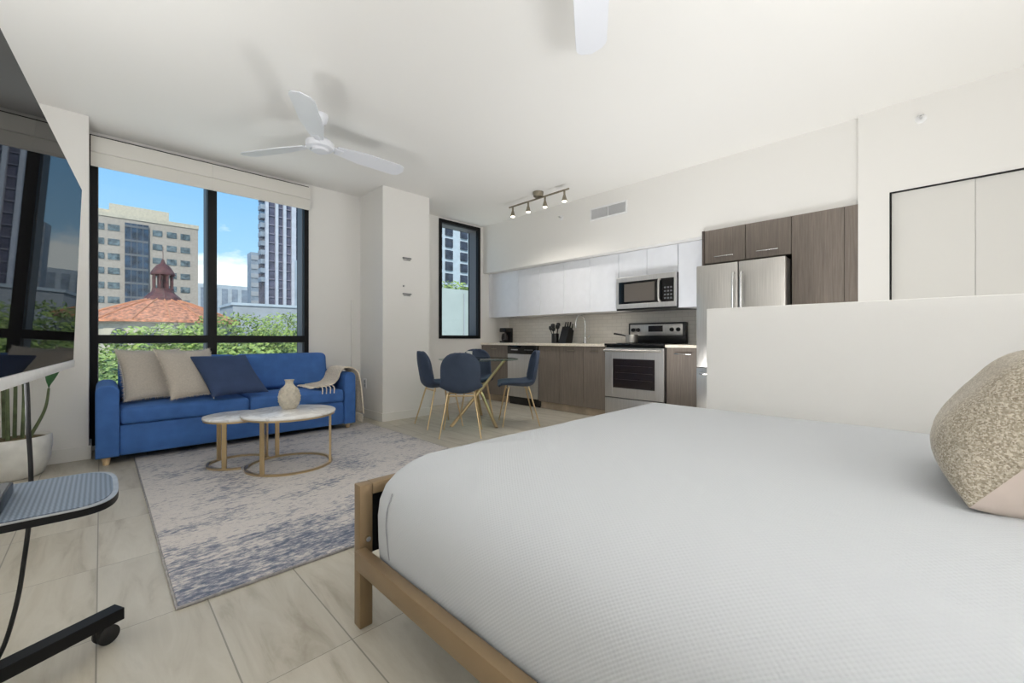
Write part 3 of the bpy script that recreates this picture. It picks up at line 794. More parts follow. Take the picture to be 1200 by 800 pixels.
# ------------------------------------------------------------------ dining set
TX, TY = 3.20, 3.82
dt = thing('dining_table', 'round glass dining table on crossed gold rods', 'table', (TX, TY, 0))
MB().lathe([(.465, .735), (.47, .738), (.47, .743), (.465, .746)], TX, TY, 72).build('glass_top', M['tableglass'], dt, smooth=40)
for a in (180, 255, 42):
    c, s = math.cos(R(a))*.42, math.sin(R(a))*.42
    off = Vector((-s, c, 0))*.055
    MB().tube([Vector((TX+c, TY+s, 0))+off, Vector((TX-c, TY-s, .728))+off], .0185, 16).build('leg', M['gold'], dt)
    MB().cyl(Vector((TX-c, TY-s, .724))+off, Vector((TX-c, TY-s, .7345))+off, .03).build('glass_pad', M['gold'], dt)
cup = tag(MB().lathe([(.030, .748), (.034, .752), (.037, .83), (.033, .83), (.030, .76)], 3.22, 4.02, 24).build('cup', M['pot'], smooth=40), 'white cup standing on the glass dining table', 'cup')

def make_chair():
    t = thing('dining_chair', '', 'chair', (0,0,0), 0, 'dining chairs around the glass table')
    prof = crom([(.225, .425), (.19, .447), (.10, .443), (0, .432), (-.10, .428), (-.165, .447), (-.20, .50), (-.218, .58), (-.235, .68), (-.25, .77), (-.262, .845)], 5)
    n = len(prof)-1
    def f(i, j):
        k = i*n; a = int(min(k, n-1)); p = prof[a].lerp(prof[a+1], k-a); c = j*2-1
        hw = .205+.012*math.sin(PI*min(1, i*1.6))
        if i < .10: hw *= math.sqrt(max(.45, 1-((.10-i)/.10)**2*.5))
        if i > .80: hw *= math.sqrt(max(.0, 1-((i-.80)/.2)**2*.93))
        if i > .5: hw *= 1-.10*(i-.5)
        bend = max(0, 1-abs(i-.45)/.33)
        up_ = .03*c*c*(1-max(0, min(1, (i-.4)/.25)))+.045*c*c*bend
        fw = .055*c*c*max(0, min(1, (i-.40)/.25))
        return Vector((hw*c, p.x+fw, p.y+up_))
    b = MB(); b.grid(f, 44, 18)
    o = b.build('shell', M['velvet_chair'], t, smooth=80)
    s = o.modifiers.new('s', 'SOLIDIFY'); s.thickness = .022; s.offset = -1
    for sx in (-1, 1):
        for (y0, y1) in ((.12, .20), (-.10, -.22)):
            MB().tube([(sx*.13, y0, .437), (sx*.135, y0+(y1-y0)*.1, .41), (sx*.205, y1, 0)], [.0095, .0095, .0065], 12).build('leg', M['gold'], t)
    for y in (.12, -.10): MB().tube([(-.13, y, .405), (.13, y, .405)], .008, 8).build('cross_bar', M['gold'], t)
    return t
ch = make_chair()
for i, (x, y, fx, fy, lb) in enumerate((
    (2.655, 3.44, .66, .75, 'slate blue dining chair seen from behind, nearest the bed'),
    (2.76, 3.99, .97, -.22, 'dark dining chair beside the white column'),
    (3.50, 4.22, -.62, -.78, 'dark dining chair on the far side of the glass table, below the window'),
    (3.46, 3.42, -.80, .60, 'dining chair in side view in front of the dishwasher'))):
    o = ch if i == 0 else clone(ch)
    o.location = (x, y, 0); o.rotation_euler = (0, 0, math.atan2(-fx, fy)); o['label'] = lb

# ------------------------------------------------------------------ kitchen
XF = 4.42
def base_cab(y0, y1, label, bar=False, zb=.10):
    t = thing('base_cabinet', label, 'cabinet', (XF+.3, (y0+y1)/2, 0), group='base cabinets under the worktop')
    MB().box(XF+.02, XB-.01, y0, y1, zb, .884).build('carcass', M['wood'], t, smooth=0)
    dr = MB().box(XF, XF+.019, y0+.002, y1-.002, zb+.005, .878, .001).build('cabinet_door', M['wood'], t, smooth=0)
    ym = (y0+y1)/2
    if bar: MB().box(XF-.028, XF-.018, ym-.09, ym+.09, .815, .824, .002).box(XF-.02, XF, ym-.07, ym-.062, .816, .823).box(XF-.02, XF, ym+.062, ym+.07, .816, .823).build('handle', M['chrome'], dr)
    else: MB().box(XF-.014, XF-.006, ym-.06, ym+.06, .822, .830, .002).box(XF-.008, XF, ym-.05, ym-.044, .823, .829).box(XF-.008, XF, ym+.044, ym+.05, .823, .829).build('handle', M['nickel'], dr)
    MB().box(XF+.055, XF+.07, y0, y1, 0, zb).build('toe_kick', mat('toe_kick', (176,160,140), .6, 0, .1, 6) if 'toe_kick' not in bpy.data.materials else bpy.data.materials['toe_kick'], t, smooth=0)
base_cab(4.592, 5.195, 'wood grain base cabinet between the small window wall and the dishwasher')
base_cab(3.576, 3.958, 'wood grain base cabinet door immediately right of the dishwasher')
base_cab(3.19, 3.575, 'middle wood grain base cabinet below the sink faucet')
base_cab(2.852, 3.189, 'wood grain base cabinet immediately left of the oven')
base_cab(1.70, 2.082, 'wood grain base cabinet between the oven and the fridge', True)
dw = thing('dishwasher', 'silver dishwasher with black control strip behind the dining table', 'dishwasher', (XF+.3, 4.275, 0))
MB().box(XF+.03, XB-.02, 3.966, 4.585, .02, .884).build('body', M['plastic'], dw, smooth=0)
MB().box(XF-.008, XF+.03, 3.968, 4.583, .12, .755, .004).build('dishwasher_door', M['steelflat'], dw)
MB().box(XF-.012, XF+.03, 3.968, 4.583, .757, .882, .006).build('control_panel', M['blackglass'], dw)
pb = MB()
for k in range(6): pb.box(XF-.014, XF-.012, 4.06+.03*k, 4.072+.03*k, .815, .823)
pb.box(XF-.014, XF-.012, 4.36, 4.50, .812, .826).build('button', M['silverplastic'], dw, smooth=0)
MB().box(XF+.045, XF+.06, 3.968, 4.583, .0, .118).build('toe_panel', M['plastic'], dw, smooth=0)
tag(MB().box(4.395, XB-.002, 2.852, 5.198, .885, .917, .003).build('worktop', M['counter'], smooth=0), 'long cream stone worktop with the sink, left of the oven', 'worktop')
tag(MB().box(4.395, XB-.002, 1.70, 2.084, .885, .917, .003).build('worktop', M['counter'], smooth=0), 'short cream stone worktop between the oven and the fridge', 'worktop')
struct(MB().box(XB-.012, XB, 1.70, 5.2, .918, 1.328).build('trim_1', M['tile'], smooth=0), 'pale tiled backsplash behind the worktop', 'backsplash')

# range
rg_ = thing('oven_range', 'freestanding stainless oven and cooktop between the base cabinets', 'oven', (4.7, 2.467, 0))
y0, y1 = 2.089, 2.846
MB().box(4.425, XB-.02, y0+.002, y1-.002, .03, .90).build('body', M['plastic'], rg_, smooth=0)
MB().box(4.385, 4.425, y0+.004, y1-.004, .055, .275, .006).build('drawer', M['steelflat'], rg_)
od = MB()
Y0, Y1, Z0, Z1 = 2.20, 2.735, .40, .745
od.box(4.385, 4.425, y0+.004, Y0, .285, .875, .004).box(4.385, 4.425, Y1, y1-.004, .285, .875, .004).box(4.387, 4.425, Y0-.002, Y1+.002, .285, Z0).box(4.387, 4.425, Y0-.002, Y1+.002, Z1, .873)
odo = od.build('oven_door', M['steelflat'], rg_, smooth=0)
MB().box(4.392, 4.41, Y0, Y1, Z0, Z1).build('door_window', M['ovenglass'], odo, smooth=0)
rk = MB()
for z in (.50, .58, .66): rk.box(4.388, 4.392, Y0+.03, Y1-.03, z, z+.003)
rk.build('rack_line', mat('oven_rack', (84,74,74), .3, .5, .1, 20), odo, smooth=0)
MB().tube([(4.345, y0+.02, .842), (4.345, y1-.02, .842)], .014, 16).box(4.345, 4.387, y0+.03, y0+.05, .834, .85).box(4.345, 4.387, y1-.05, y1-.03, .834, .85).build('handle', M['steel'], odo)
ct = MB().box(4.378, 4.95, y0, y1, .90, .925, .005).build('cooktop', M['blackglass'], rg_)
for x, y, r in ((4.53, 2.28, .085), (4.53, 2.64, .105), (4.79, 2.28, .105), (4.79, 2.64, .085)):
    MB().torus(x, y, .925, r, .012, .006, n=40).torus(x, y, .925, r*.6, .012, .006, n=40).build('burner', M['rubber'], ct)
MB().box(4.945, 5.02, y0, y1, .90, 1.185, .012).build('backguard', M['plastic'], rg_)
fp = MB().box(4.938, 4.946, y0+.035, y1-.03, 1.02, 1.165, .003).build('control_fascia', M['steelflat'], rg_)
MB().box(4.934, 4.939, 2.37, 2.56, 1.07, 1.145).build('clock_display', M['ovenglass'], fp, smooth=0)
for y in (2.77, 2.70, 2.255, 2.175):
    MB().tube([(4.938, y, 1.095), (4.914, y, 1.095), (4.908, y, 1.095)], [.026, .022, .016], 20).build('knob', M['plastic'], fp)
pan = tag(MB().lathe([(.066, .934), (.072, .938), (.074, 1.03), (.069, 1.03), (.066, .95)], 4.60, 2.60, 32).build('saucepan', M['steel'], smooth=40), 'small steel saucepan on the cooktop', 'pan')
MB().tube([(4.57, 2.66, 1.015), (4.55, 2.71, 1.03), (4.52, 2.80, 1.045)], [.008, .01, .012], 10).build('handle', M['plastic'], pan)

# upper cabinets
xu = 4.58
def upper(y0, y1, z0, label):
    t = thing('upper_cabinet', label, 'cabinet', (xu+.2, (y0+y1)/2, z0), group='white upper cabinets')
    MB().box(xu+.02, XB-.014, y0, y1, z0, 2.043).build('hanging_carcass', M['gloss'], t, smooth=0)
    MB().box(xu, xu+.019, y0+.002, y1-.002, z0-.006, 2.040, .0015).build('cabinet_door', M['gloss'], t, smooth=0)
ys = [5.115, 4.522, 4.08, 3.635, 3.20, 2.77]
nm = ['white gloss upper cabinet farthest left, beside the small window', 'white gloss upper cabinet second from the small window', 'white gloss upper cabinet third from the small window', 'white gloss upper cabinet fourth from the small window, left of the faucet', 'white gloss upper cabinet directly left of the microwave']
for a, b, l in zip(ys, ys[1:], nm): upper(b, a, 1.335, l)
upper(2.395, 2.768, 1.734, 'short white upper cabinet above the left half of the microwave')
upper(2.022, 2.393, 1.734, 'short white upper cabinet above the right half of the microwave')
upper(1.735, 2.018, 1.335, 'narrow white upper cabinet between the microwave and the fridge')
struct(MB().box(xu+.001, XB-.01, 5.117, 5.2, 1.33, 2.045).build('trim_2', M['gloss'], smooth=0), 'white filler strip beside the upper cabinets', 'filler')
mw = thing('microwave', 'stainless microwave mounted below the upper cabinets', 'microwave', (4.75, 2.39, 1.32))
y0, y1 = 2.022, 2.768
MB().box(4.56, XB-.015, y0+.002, y1-.002, 1.335, 1.724).build('hanging_body', M['plastic'], mw, smooth=0)
MB().box(4.53, 4.56, y0, y1, 1.325, 1.345, .003).build('vent_lip', M['plastic'], mw)
md = MB(); ya, yb, za, zb_ = 2.20, 2.735, 1.40, 1.665
md.box(4.52, 4.56, y0, y1, zb_, 1.722, .003).box(4.52, 4.56, y0, y1, 1.345, za, .003).box(4.522, 4.56, yb, y1, za, zb_).box(4.522, 4.56, y0, y0+.02, za, zb_)
mdo = md.build('microwave_door', M['steelflat'], mw, smooth=0)
MB().box(4.525, 4.555, 2.185, yb, za, zb_).build('door_window', M['blackglass'], mdo, smooth=0)
MB().box(4.5235, 4.5248, 2.27, 2.66, za+.025, zb_-.025).build('door_screen', mat('mw_mesh', (92,86,80), .25), mdo, smooth=0)
cpn = MB().box(4.525, 4.555, 2.042, 2.185, za, zb_).build('control_panel', M['blackglass'], mw, smooth=0)
MB().tube(crom([(4.522, 2.205, 1.405), (4.49, 2.205, 1.43), (4.485, 2.205, 1.53), (4.49, 2.205, 1.635), (4.522, 2.205, 1.66)], 5), .013, 12).build('handle', M['steel'], mdo)
kp = MB()
for r in range(4):
    for c in range(3): kp.box(4.523, 4.525, 2.065+.035*c, 2.085+.035*c, 1.43+.04*r, 1.448+.04*r)
kp.build('keypad', M['greyframe'], cpn, smooth=0)

# fridge
fr = thing('fridge', 'stainless french door fridge behind the half wall', 'fridge', (4.6, 1.305, 0))
y0, y1, xf = .925, 1.69, 4.25; yc = 1.305
MB().box(xf+.062, XB-.02, y0+.002, y1-.002, .03, 1.70, .004).build('body', mat('fridge_side', (74,72,70), .45, .3, .05, 10), fr)
for a, c in ((yc+.003, y1), (y0, yc-.003)):
    dd = MB().box(xf, xf+.058, a, c, .70, 1.706, .008).build('fridge_door', M['steel'], fr)
    hy = a+.032 if a > yc else c-.032
    MB().tube(crom([(xf, hy, 1.60), (xf-.04, hy, 1.575), (xf-.045, hy, 1.3), (xf-.045, hy, .95), (xf-.04, hy, .80), (xf, hy, .775)], 5), .012, 12).build('handle', M['chrome'], dd)
fz = MB().box(xf, xf+.058, y0, y1, .06, .694, .008).build('freezer_drawer', M['steel'], fr)
MB().tube(crom([(xf, y1-.06, .64), (xf-.045, y1-.07, .64), (xf-.05, yc, .64), (xf-.045, y0+.07, .64), (xf, y0+.06, .64)], 5), .012, 12).build('handle', M['chrome'], fz)
MB().box(xf+.03, XB-.03, y0+.02, y1-.02, 0, .03).build('plinth', M['plastic'], fr, smooth=0)

def tall(name, y0, y1, z0, z1, label, bar, split=None):
    t = thing(name, label, 'cabinet', (XF+.3, (y0+y1)/2, z0), group='wood grain tall cabinets')
    MB().box(XF+.02, XB-.012, y0, y1, z0, z1).build('hanging_carcass' if z0 > 1 else 'carcass', M['wood'], t, smooth=0)
    dr = MB().box(XF, XF+.019, (split or y0)+.0015, y1-.0015, z0+.003, z1-.002, .001).build('cabinet_door', M['wood'], t, smooth=0)
    if split: MB().box(XF, XF+.019, y0, split-.0015, z0+.003, z1-.002, .001).build('filler_panel', M['wood'], t, smooth=0)
    if bar:
        ym = (y0+y1)/2
        MB().box(XF-.03, XF-.02, ym-.09, ym+.09, z0+.055, z0+.064, .002).box(XF-.022, XF, ym-.07, ym-.062, z0+.056, z0+.063).box(XF-.022, XF, ym+.062, ym+.07, z0+.056, z0+.063).build('handle', M['chrome'], dr)
tall('overhead_cabinet', 1.294, 1.672, 1.745, 2.085, 'wood grain overhead cabinet above the left fridge door', True)
tall('overhead_cabinet', .918, 1.291, 1.745, 2.085, 'wood grain overhead cabinet above the right fridge door', True)
tall('pantry_cabinet', .454, .915, 0, 2.085, 'tall wood grain pantry cabinet right of the fridge', False, .541)
tag(MB().box(XF-.005, XB-.012, 1.674, 1.698, 1.72, 2.086).build('cabinet_side_panel', mat('dark_panel', (78,68,62), .5, 0, .1, 8)), 'narrow dark wood side panel between white cabinets and fridge', 'panel')

# worktop items
cm = thing('coffee_maker', 'small black coffee maker on the worktop by the wall', 'coffee maker', (4.75, 4.97, .917))
cx, cy = 4.75, 4.97
MB().box(cx-.08, cx+.09, cy-.07, cy+.07, .918, .945, .006).build('base', M['plastic'], cm)
MB().box(cx+.03, cx+.09, cy-.07, cy+.07, .945, 1.10, .006).build('column', M['plastic'], cm)
MB().box(cx-.08, cx+.09, cy-.075, cy+.075, 1.09, 1.16, .012).build('head', M['plastic'], cm)
cf = MB().lathe([(.042, .947), (.055, .955), (.058, 1.0), (.05, 1.05), (.04, 1.07)], cx-.025, cy, 24).build('carafe', M['ovenglass'], cm, smooth=50)
MB().tube(crom([(cx-.07, cy-.03, 1.05), (cx-.11, cy-.04, 1.04), (cx-.115, cy-.04, .98), (cx-.075, cy-.03, .965)], 4), .007, 8).build('handle', M['plastic'], cf)
ck = thing('utensil_holder', 'black crock of cooking utensils on the worktop', 'utensils', (4.78, 3.95, .917))
MB().lathe([(.05, .918), (.055, .922), (.055, 1.06), (.05, 1.06), (.048, .94)], 4.78, 3.95, 24).build('crock', M['plastic'], ck, smooth=40)
for k, (dx, dy) in enumerate(((.02, .03), (-.02, .025), (.0, -.02), (-.03, 0), (.025, -.01))):
    b0 = Vector((4.78+dx*.5, 3.95+dy*.5, .945)); b1 = Vector((4.78+dx*1.8, 3.95+dy*2.2, 1.09+.015*k))
    MB().tube([b0, b1], .006, 8).lathe([(.004, b1.z-.005), (.03, b1.z+.02), (.03, b1.z+.06), (.01, b1.z+.07)], b1.x, b1.y, 12).build('utensil', M['plastic'], ck)
kb = thing('knife_block', 'black knife block with black handled knives beside the faucet', 'knife block', (4.78, 3.77, .917))
MB().prism([(4.70, 3.70, .918), (4.86, 3.70, .918), (4.90, 3.70, 1.10), (4.80, 3.70, 1.16)], (0, .13, 0)).build('block', M['rubber'], kb, smooth=0)
for r in range(2):
    for c in range(3):
        p = Vector((4.825+.05*r, 3.722+.043*c, 1.135-.03*r))
        MB().tube([p, p+Vector((.03, 0, .09))], [.011, .010], 8).build('knife_handle', M['plastic'], kb)
fc = thing('faucet', 'chrome gooseneck kitchen faucet on the worktop', 'faucet', (4.90, 3.46, .917))
MB().lathe([(.03, .918), (.03, .925), (.022, .94), (.02, 1.0), (.014, 1.02)], 4.90, 3.50, 24).build('faucet_base', M['chrome'], fc, smooth=40)
MB().tube(crom([(4.90, 3.50, 1.0), (4.90, 3.50, 1.2), (4.885, 3.51, 1.27), (4.83, 3.53, 1.315), (4.77, 3.545, 1.28), (4.75, 3.55, 1.2), (4.75, 3.55, 1.14)], 6), .012, 12).build('spout', M['chrome'], fc)
MB().tube([(4.90, 3.50, .98), (4.90, 3.45, .99), (4.90, 3.42, 1.03)], [.010, .009, .006], 10).build('lever', M['chrome'], fc)

# ------------------------------------------------------------------ outside
GZ = -12
struct(MB().box(-160, 260, 5.6, 420, GZ-1, GZ).build('ground', M['ground'], smooth=0), 'street level outside', 'ground')
ob = thing('office_building', 'beige office building with a dark glass bay seen through the big window', 'building', (-4, 150, GZ))
zt = 30.5
MB().box(-26, 18.75, 140, 168, GZ, zt).build('wall', M['pink_stucco'], ob, smooth=0)
MB().box(-26, 18.9, 139.8, 168, zt, zt+1.0).build('parapet', M['concrete'], ob, smooth=0)
MB().box(1.5, 13, 144, 160, zt, zt+4.2).box(-24, 1.5, 146, 160, zt, zt+3.0).build('penthouse', M['concrete'], ob, smooth=0)
by = MB().box(4.2, 8.6, 139.4, 140, GZ, zt-1).build('glass_bay', M['bay'], ob, smooth=0)
bm_ = MB()
for k in range(10): bm_.box(4.2, 8.6, 139.3, 139.4, zt-2-3.5*k, zt-1.5-3.5*k)
for x in (5.3, 6.4, 7.5): bm_.box(x, x+.12, 139.32, 139.4, GZ, zt-1)
bm_.build('mullion', M['greyframe'], by, smooth=0)
for r in range(9):
    z = 27.2-3.5*r
    for x0, x1 in ((-6.5, -4.6), (-3.6, -1.9), (-1.0, .6), (1.2, 3.3), (9.4, 11.3), (12.2, 14.2), (15.0, 17.0)):
        MB().box(x0, x1, 139.85, 140.05, z, z+1.5).build('window', M['fwin'], ob, smooth=0)

cx, cy = -1.05+2.55, 47
cx = 6.6
chs = thing('church', 'round church with terracotta roof and dark red cupola', 'church', (cx, cy+9, GZ))
cy = 55
cx, cy = 4.5, 55
MB().lathe([(6.1, GZ), (6.1, 2.3), (6.3, 2.4), (6.3, 2.62)], cx, cy, 16).build('wall', M['concrete'], chs, smooth=0)
rf = MB().lathe([(6.75, 2.5), (6.7, 2.7), (4.4, 3.75), (2.4, 4.55), (1.2, 4.95)], cx, cy, 16).build('roof', M['terracotta'], chs, smooth=0)
rb = MB()
for k in range(16):
    a = 2*PI*k/16; c, s = math.cos(a), math.sin(a)
    rb.tube([(cx+6.7*c, cy+6.7*s, 2.74), (cx+4.4*c, cy+4.4*s, 3.79), (cx+2.4*c, cy+2.4*s, 4.59), (cx+1.2*c, cy+1.2*s, 4.99)], .07, 6)
rb.build('ridge_tile', mat('ridge', (206,140,100), .85), rf)
for k in range(16):
    a = 2*PI*(k+.5)/16; c, s = math.cos(a), math.sin(a); p = Vector((cx+6.0*c, cy+6.0*s, 0)); tg = Vector((-s, c, 0)); out = [p+tg*-.6+Vector((0,0,-.5)), p+tg*.6+Vector((0,0,-.5))]
    for q in range(9):
        an = R(180*q/8); out.append(p+tg*.6*math.cos(an)+Vector((0,0,1.25+.7*math.sin(an))))
    MB().prism(out, Vector((c*.12, s*.12, 0))).build('arched_window', M['greyframe'], chs, smooth=0)
cu = MB().lathe([(1.6, 4.75), (1.45, 5.15), (.9, 5.7), (.85, 6.05)], cx, cy, 8).build('cupola', M['maroon'], chs, smooth=0)
for k in range(8):
    a = 2*PI*(k+.5)/8
    MB().cyl((cx+.75*math.cos(a), cy+.75*math.sin(a), 6.0), (cx+.75*math.cos(a), cy+.75*math.sin(a), 7.5), .12, n=8).build('cupola_column', M['maroon'], cu)
MB().lathe([(.3, 6.05), (.3, 7.5)], cx, cy, 8).lathe([(.98, 7.42), (.98, 7.6), (.75, 8.05), (.5, 8.4), (.2, 8.6), (.14, 8.9), (.03, 9.1), (.02, 10.3)], cx, cy, 12).build('cupola_dome', M['maroon'], cu)

tw = thing('striped_tower', 'tall striped residential tower on the right of the big window view', 'tower', (27, 96, GZ))
MB().box(22.6, 40, 90.6, 95.5, GZ, 62).build('core', M['tower_dark'], tw, smooth=0)
rib = MB()
for x0, x1 in ((22.5, 23.0), (24.2, 24.7), (25.6, 26.1), (27.1, 27.9), (30, 30.8), (32, 32.6), (34, 34.8), (37, 37.6)): rib.box(x0, x1, 90.0, 90.6, GZ, 62)
rib.build('rib', M['tower_light'], tw, smooth=0)
fl = MB()
for k in range(42): fl.box(22.6, 40, 90.4, 90.6, GZ+1.75*k, GZ+1.75*k+.2)
fl.build('floor_band', mat('band', (128,122,136), .6, 0, .1, 1), tw, smooth=0)
for k in range(18):
    MB().box(21.9, 22.6, 91, 93, 12+1.75*k, 12.9+1.75*k).build('balcony', M['greybuild'], tw, smooth=0)
for k in range(14):
    MB().box(28.2, 30, 89.4, 90.6, 18+1.75*k, 18.8+1.75*k).build('balcony', M['greybuild'], tw, smooth=0)
MB().box(27.6, 31.5, 88.6, 90.0, GZ, 16.5).build('podium_panel', M['palebuild'], tw, smooth=0)

gb = thing('slab_building', 'distant slim grey building left of the striped tower', 'building', (40, 170, GZ))
MB().box(37.8, 52, 170, 175, GZ, 31.7).build('wall', M['greybuild'], gb, smooth=0)
g2 = MB()
for k in range(14): g2.box(37.9, 52, 169.8, 170, 29-3.2*k, 30.6-3.2*k)
g2.build('window_band', M['roofgrey'], gb, smooth=0)
lb = thing('low_building', 'long pale building on the skyline behind the church roof', 'building', (36, 200, GZ))
MB().box(20, 62, 200, 220, GZ, 22.5).build('wall', M['palebuild'], lb, smooth=0)
g3 = MB()
for k in range(12): g3.box(20.8+3.4*k, 22.8+3.4*k, 199.8, 200, 8, 21)
g3.build('window_band', M['greybuild'], lb, smooth=0)
rfh = thing('flat_roof_building', 'low grey flat roofed building behind the trees', 'building', (22, 80, GZ))
MB().box(14.5, 24, 76, 86, GZ, 6.2).build('wall', M['roofgrey'], rfh, smooth=0)
MB().box(14.3, 24.1, 75.8, 86, 6.2, 6.6).build('parapet', M['palebuild'], rfh, smooth=0)
# seen through the narrow window
t2 = thing('apartment_tower', 'grey apartment tower with balconies seen through the narrow window', 'tower', (75, 105, GZ))
MB().box(62, 92, 95, 115, GZ, 60).build('wall', M['palebuild'], t2, smooth=0)
for x in (64, 67.6, 72.8, 76.6):
    for k in range(22):
        if k >= 8: MB().box(x, x+2.4, 94.6, 95, GZ+3.2*k, GZ+3.2*k+2.3).build('balcony_bay', M['mirrorwall'], t2, smooth=0)
wl = thing('courtyard_wall', 'white panelled wall outside the narrow window', 'wall', (9, 12.3, GZ))
MB().box(6.6, 14.5, 12, 12.5, GZ, 2.75, .02).build('wall', M['whitewall'], wl, smooth=0)
for x in (9.35, 9.62, 9.9): MB().box(x, x+.03, 11.97, 12, GZ, 2.6).build('panel_joint', M['roofgrey'], wl, smooth=0)

def leaves(b, c, rx, rz, n, s, rnd):
    for _ in range(n):
        while True:
            q = Vector((rnd.uniform(-1,1), rnd.uniform(-1,1), rnd.uniform(-1,1)))
            if .35 < q.length < 1: break
        q *= (1+.25*noise.noise(q*2.3+Vector(c)))
        p = Vector(c)+Vector((q.x*rx, q.y*rx, q.z*rz))
        a = Vector((rnd.uniform(-1,1), rnd.uniform(-1,1), rnd.uniform(-.6,.6))).normalized(); d = a.orthogonal().normalized()
        s_ = s*rnd.uniform(.6, 1.2)
        b.face([p-a*s_, p+d*s_*.5, p+a*s_, p-d*s_*.5])
def tree(label, x, y, ztop, r, mt, n=1500, s=.22, seed=1, name='leafy_tree'):
    rnd = random.Random(seed)
    t = thing(name, label, 'tree', (x, y, GZ), group='trees outside the windows')
    b = MB(); rz = r*.8
    leaves(b, (x, y, ztop-rz), r, rz, n, s, rnd)
    for k in range(5):
        a = rnd.uniform(0, 2*PI); leaves(b, (x+r*.6*math.cos(a), y+r*.6*math.sin(a), ztop-rz+rnd.uniform(-.2, .55)*rz-.2*r), r*.5, r*.42, n//5, s, rnd)
    b.build('foliage', mt, t, smooth=0, recalc=False)
    MB().tube([(x, y, GZ), (x+.1, y, ztop-2*rz), (x, y, ztop-rz*.5)], [.3, .22, .06], 8).build('trunk', M['bark'], t)
    return t
tree('leafy green tree in front of the church wall, below its left arches', 1.9, 24, 1.75, 2.6, M['foliage'], 5000, .11, 1)
tree('leafy green tree in front of the church wall, below its cupola', 5.3, 27, 2.5, 2.9, M['foliage'], 5000, .11, 2)
tree('leafy green tree at the foot of the grey flat roofed building', 9.3, 29, 2.9, 3.1, M['foliage'], 5000, .11, 3)
tree('leafy green tree at the foot of the striped tower', 9.9, 23, 1.5, 2.4, M['foliage'], 5000, .10, 4)
tree('near green tree behind the lower left pane of the big window', .7, 15, .55, 2.3, M['foliage2'], 6000, .085, 5)
tree('near green tree behind the beige pillows outside the big window', 3.0, 14.5, .75, 2.1, M['foliage'], 6000, .085, 6)
tree('near green tree behind the lower right pane of the big window', 5.3, 15.5, .8, 2.3, M['foliage2'], 6000, .085, 7)
tree('green tree top showing above the white courtyard wall', 11.4, 15.5, 3.6, 1.1, M['foliage'], 900, .12, 8)
tree('second green tree top above the courtyard wall, nearer the kitchen', 13.0, 16.5, 3.5, 1.1, M['foliage2'], 900, .12, 9)

# ------------------------------------------------------------------ sky, sun, lamps, camera
w = bpy.data.worlds.new('sky'); bpy.context.scene.world = w; w.use_nodes = True
nt = w.node_tree; bg = nt.nodes['Background']
tcn = N(nt, 'ShaderNodeTexCoord'); sp_ = N(nt, 'ShaderNodeSeparateXYZ'); nt.links.new(tcn.outputs['Generated'], sp_.inputs[0])
sky = ramp(nt, sp_.outputs[2], [(0.0, (200,222,238)), (.12, (158,200,234)), (.38, (112,168,224)), (.8, (78,136,208))])
mp = N(nt, 'ShaderNodeMapping'); mp.inputs['Scale'].default_value = (1, 1, 2.3); mp.inputs['Location'].default_value = (.35, .2, .1); nt.links.new(tcn.outputs['Generated'], mp.inputs[0])
cn = N(nt, 'ShaderNodeTexNoise'); cn.inputs['Scale'].default_value = 3.2; cn.inputs['Detail'].default_value = 9; cn.inputs['Roughness'].default_value = .55; nt.links.new(mp.outputs[0], cn.inputs['Vector'])
low = N(nt, 'ShaderNodeMapRange'); low.inputs['From Min'].default_value = .02; low.inputs['From Max'].default_value = .30; low.inputs['To Min'].default_value = .10; low.inputs['To Max'].default_value = -.12
nt.links.new(sp_.outputs[2], low.inputs['Value'])
ad = N(nt, 'ShaderNodeMath', operation='ADD'); nt.links.new(cn.outputs[0], ad.inputs[0]); nt.links.new(low.outputs[0], ad.inputs[1])
# one cumulus bank low in the sky beyond the window
dt_ = N(nt, 'ShaderNodeVectorMath', operation='DOT_PRODUCT'); nt.links.new(tcn.outputs['Generated'], dt_.inputs[0]); dt_.inputs[1].default_value = Vector((.17, .975, .12)).normalized()
bk = N(nt, 'ShaderNodeMapRange'); bk.inputs['From Min'].default_value = .990; bk.inputs['From Max'].default_value = .999; bk.inputs['To Min'].default_value = 0; bk.inputs['To Max'].default_value = .2
nt.links.new(dt_.outputs['Value'], bk.inputs['Value'])
ad2 = N(nt, 'ShaderNodeMath', operation='ADD'); nt.links.new(ad.outputs[0], ad2.inputs[0]); nt.links.new(bk.outputs[0], ad2.inputs[1])
cf_ = ramp(nt, ad2.outputs[0], [(.60, (0,0,0)), (.68, (255,255,255))])
mx = N(nt, 'ShaderNodeMix', data_type='RGBA'); nt.links.new(cf_, mx.inputs['Factor']); nt.links.new(sky, mx.inputs[6]); mx.inputs[7].default_value = lin((246,248,252))
nt.links.new(mx.outputs[2], bg.inputs[0]); bg.inputs[1].default_value = 1.4

cool = (.97, .985, 1)
def lamp(name, kind, loc, energy, col=(1,1,1), rot=(0,0,0), **kw):
    l = bpy.data.lights.new(name, kind); l.energy = energy; l.color = col
    for k, v in kw.items(): setattr(l, k, v)
    o = bpy.data.objects.new(name, l); C.objects.link(o); o.location = loc; o.rotation_euler = rot; return o
lamp('sun', 'SUN', (0, -5, 20), 3.2, (1, .95, .88), (R(48), 0, R(-30)), angle=R(1))
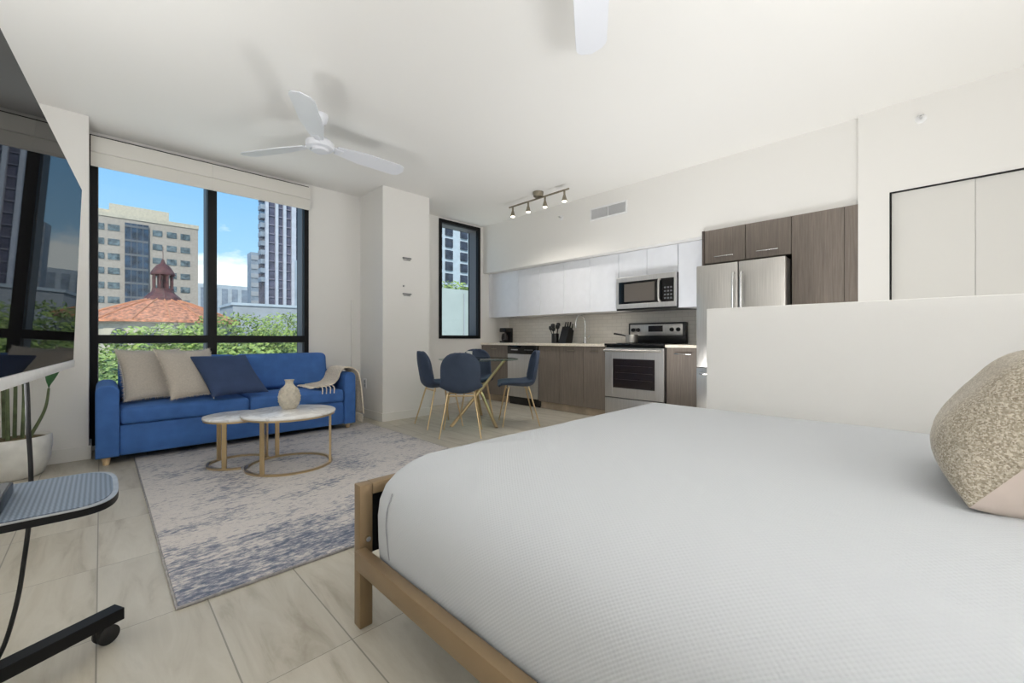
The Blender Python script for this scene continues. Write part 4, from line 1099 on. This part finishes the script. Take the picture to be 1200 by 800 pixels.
# added fill lamps standing in for bounced flash: behind camera, half wall and television
lamp('bounce_fill', 'AREA', (.9, -.6, 1.1), 48, cool, (R(180), 0, 0), shape='DISK', size=.9)
lamp('side_fill', 'AREA', (-.75, -.5, 1.8), 8, cool, (R(75), 0, R(-80)), shape='DISK', size=.9)  # unseen side fill added to brighten the half wall and bed side
lamp('bounce_fill_hall', 'AREA', (3.5, -.1, .15), 12, cool, (R(180), 0, 0), shape='RECTANGLE', size=1.3, size_y=1.6)
lamp('bounce_fill_corner', 'AREA', (-.62, 1.9, .7), 34, cool, (R(180), 0, 0), shape='RECTANGLE', size=.6, size_y=1.5)
lamp('bounce_fill_kitchen', 'SPOT', (3.5, 1.9, .2), 105, cool, (R(180), 0, 0), spot_size=R(165), spot_blend=1, shadow_soft_size=.3)  # added upward fill for the kitchen end, hidden behind the bed
lamp('below_sill_fill', 'AREA', (.85, 8.0, -1.0), 190, cool, (R(180), 0, 0), shape='RECTANGLE', size=7, size_y=4.4)  # unseen lamp added outside, below the sill, to brighten the ceiling by the window
for y in (3.92, 3.64, 3.36, 3.06):
    lamp('track_spot', 'SPOT', (3.87, y, 2.57), 13, (1, .95, .88), (0, R(-6), 0), spot_size=R(120), spot_blend=1, shadow_soft_size=.03)

cam = bpy.data.cameras.new('camera'); co = bpy.data.objects.new('camera', cam); C.objects.link(co)
cam.sensor_width = 36; cam.lens = 490/1200*36; cam.clip_start = .02; cam.clip_end = 1000; cam.shift_y = -3/1200
co.location = (0, 0, .98); co.rotation_euler = (R(90), 0, -th)
S = bpy.context.scene; S.camera = co
S.view_settings.view_transform = 'Standard'; S.view_settings.look = 'None'; S.view_settings.exposure = .13; S.view_settings.gamma = 1
S.view_settings.use_curve_mapping = False
S.cycles.use_denoising = True; S.cycles.max_bounces = 12; S.cycles.diffuse_bounces = 6; S.cycles.transparent_max_bounces = 16
S.cycles.caustics_reflective = False; S.cycles.caustics_refractive = False; S.cycles.sample_clamp_indirect = 6
for o in bpy.data.objects:
    if '_local' in o: del o['_local']
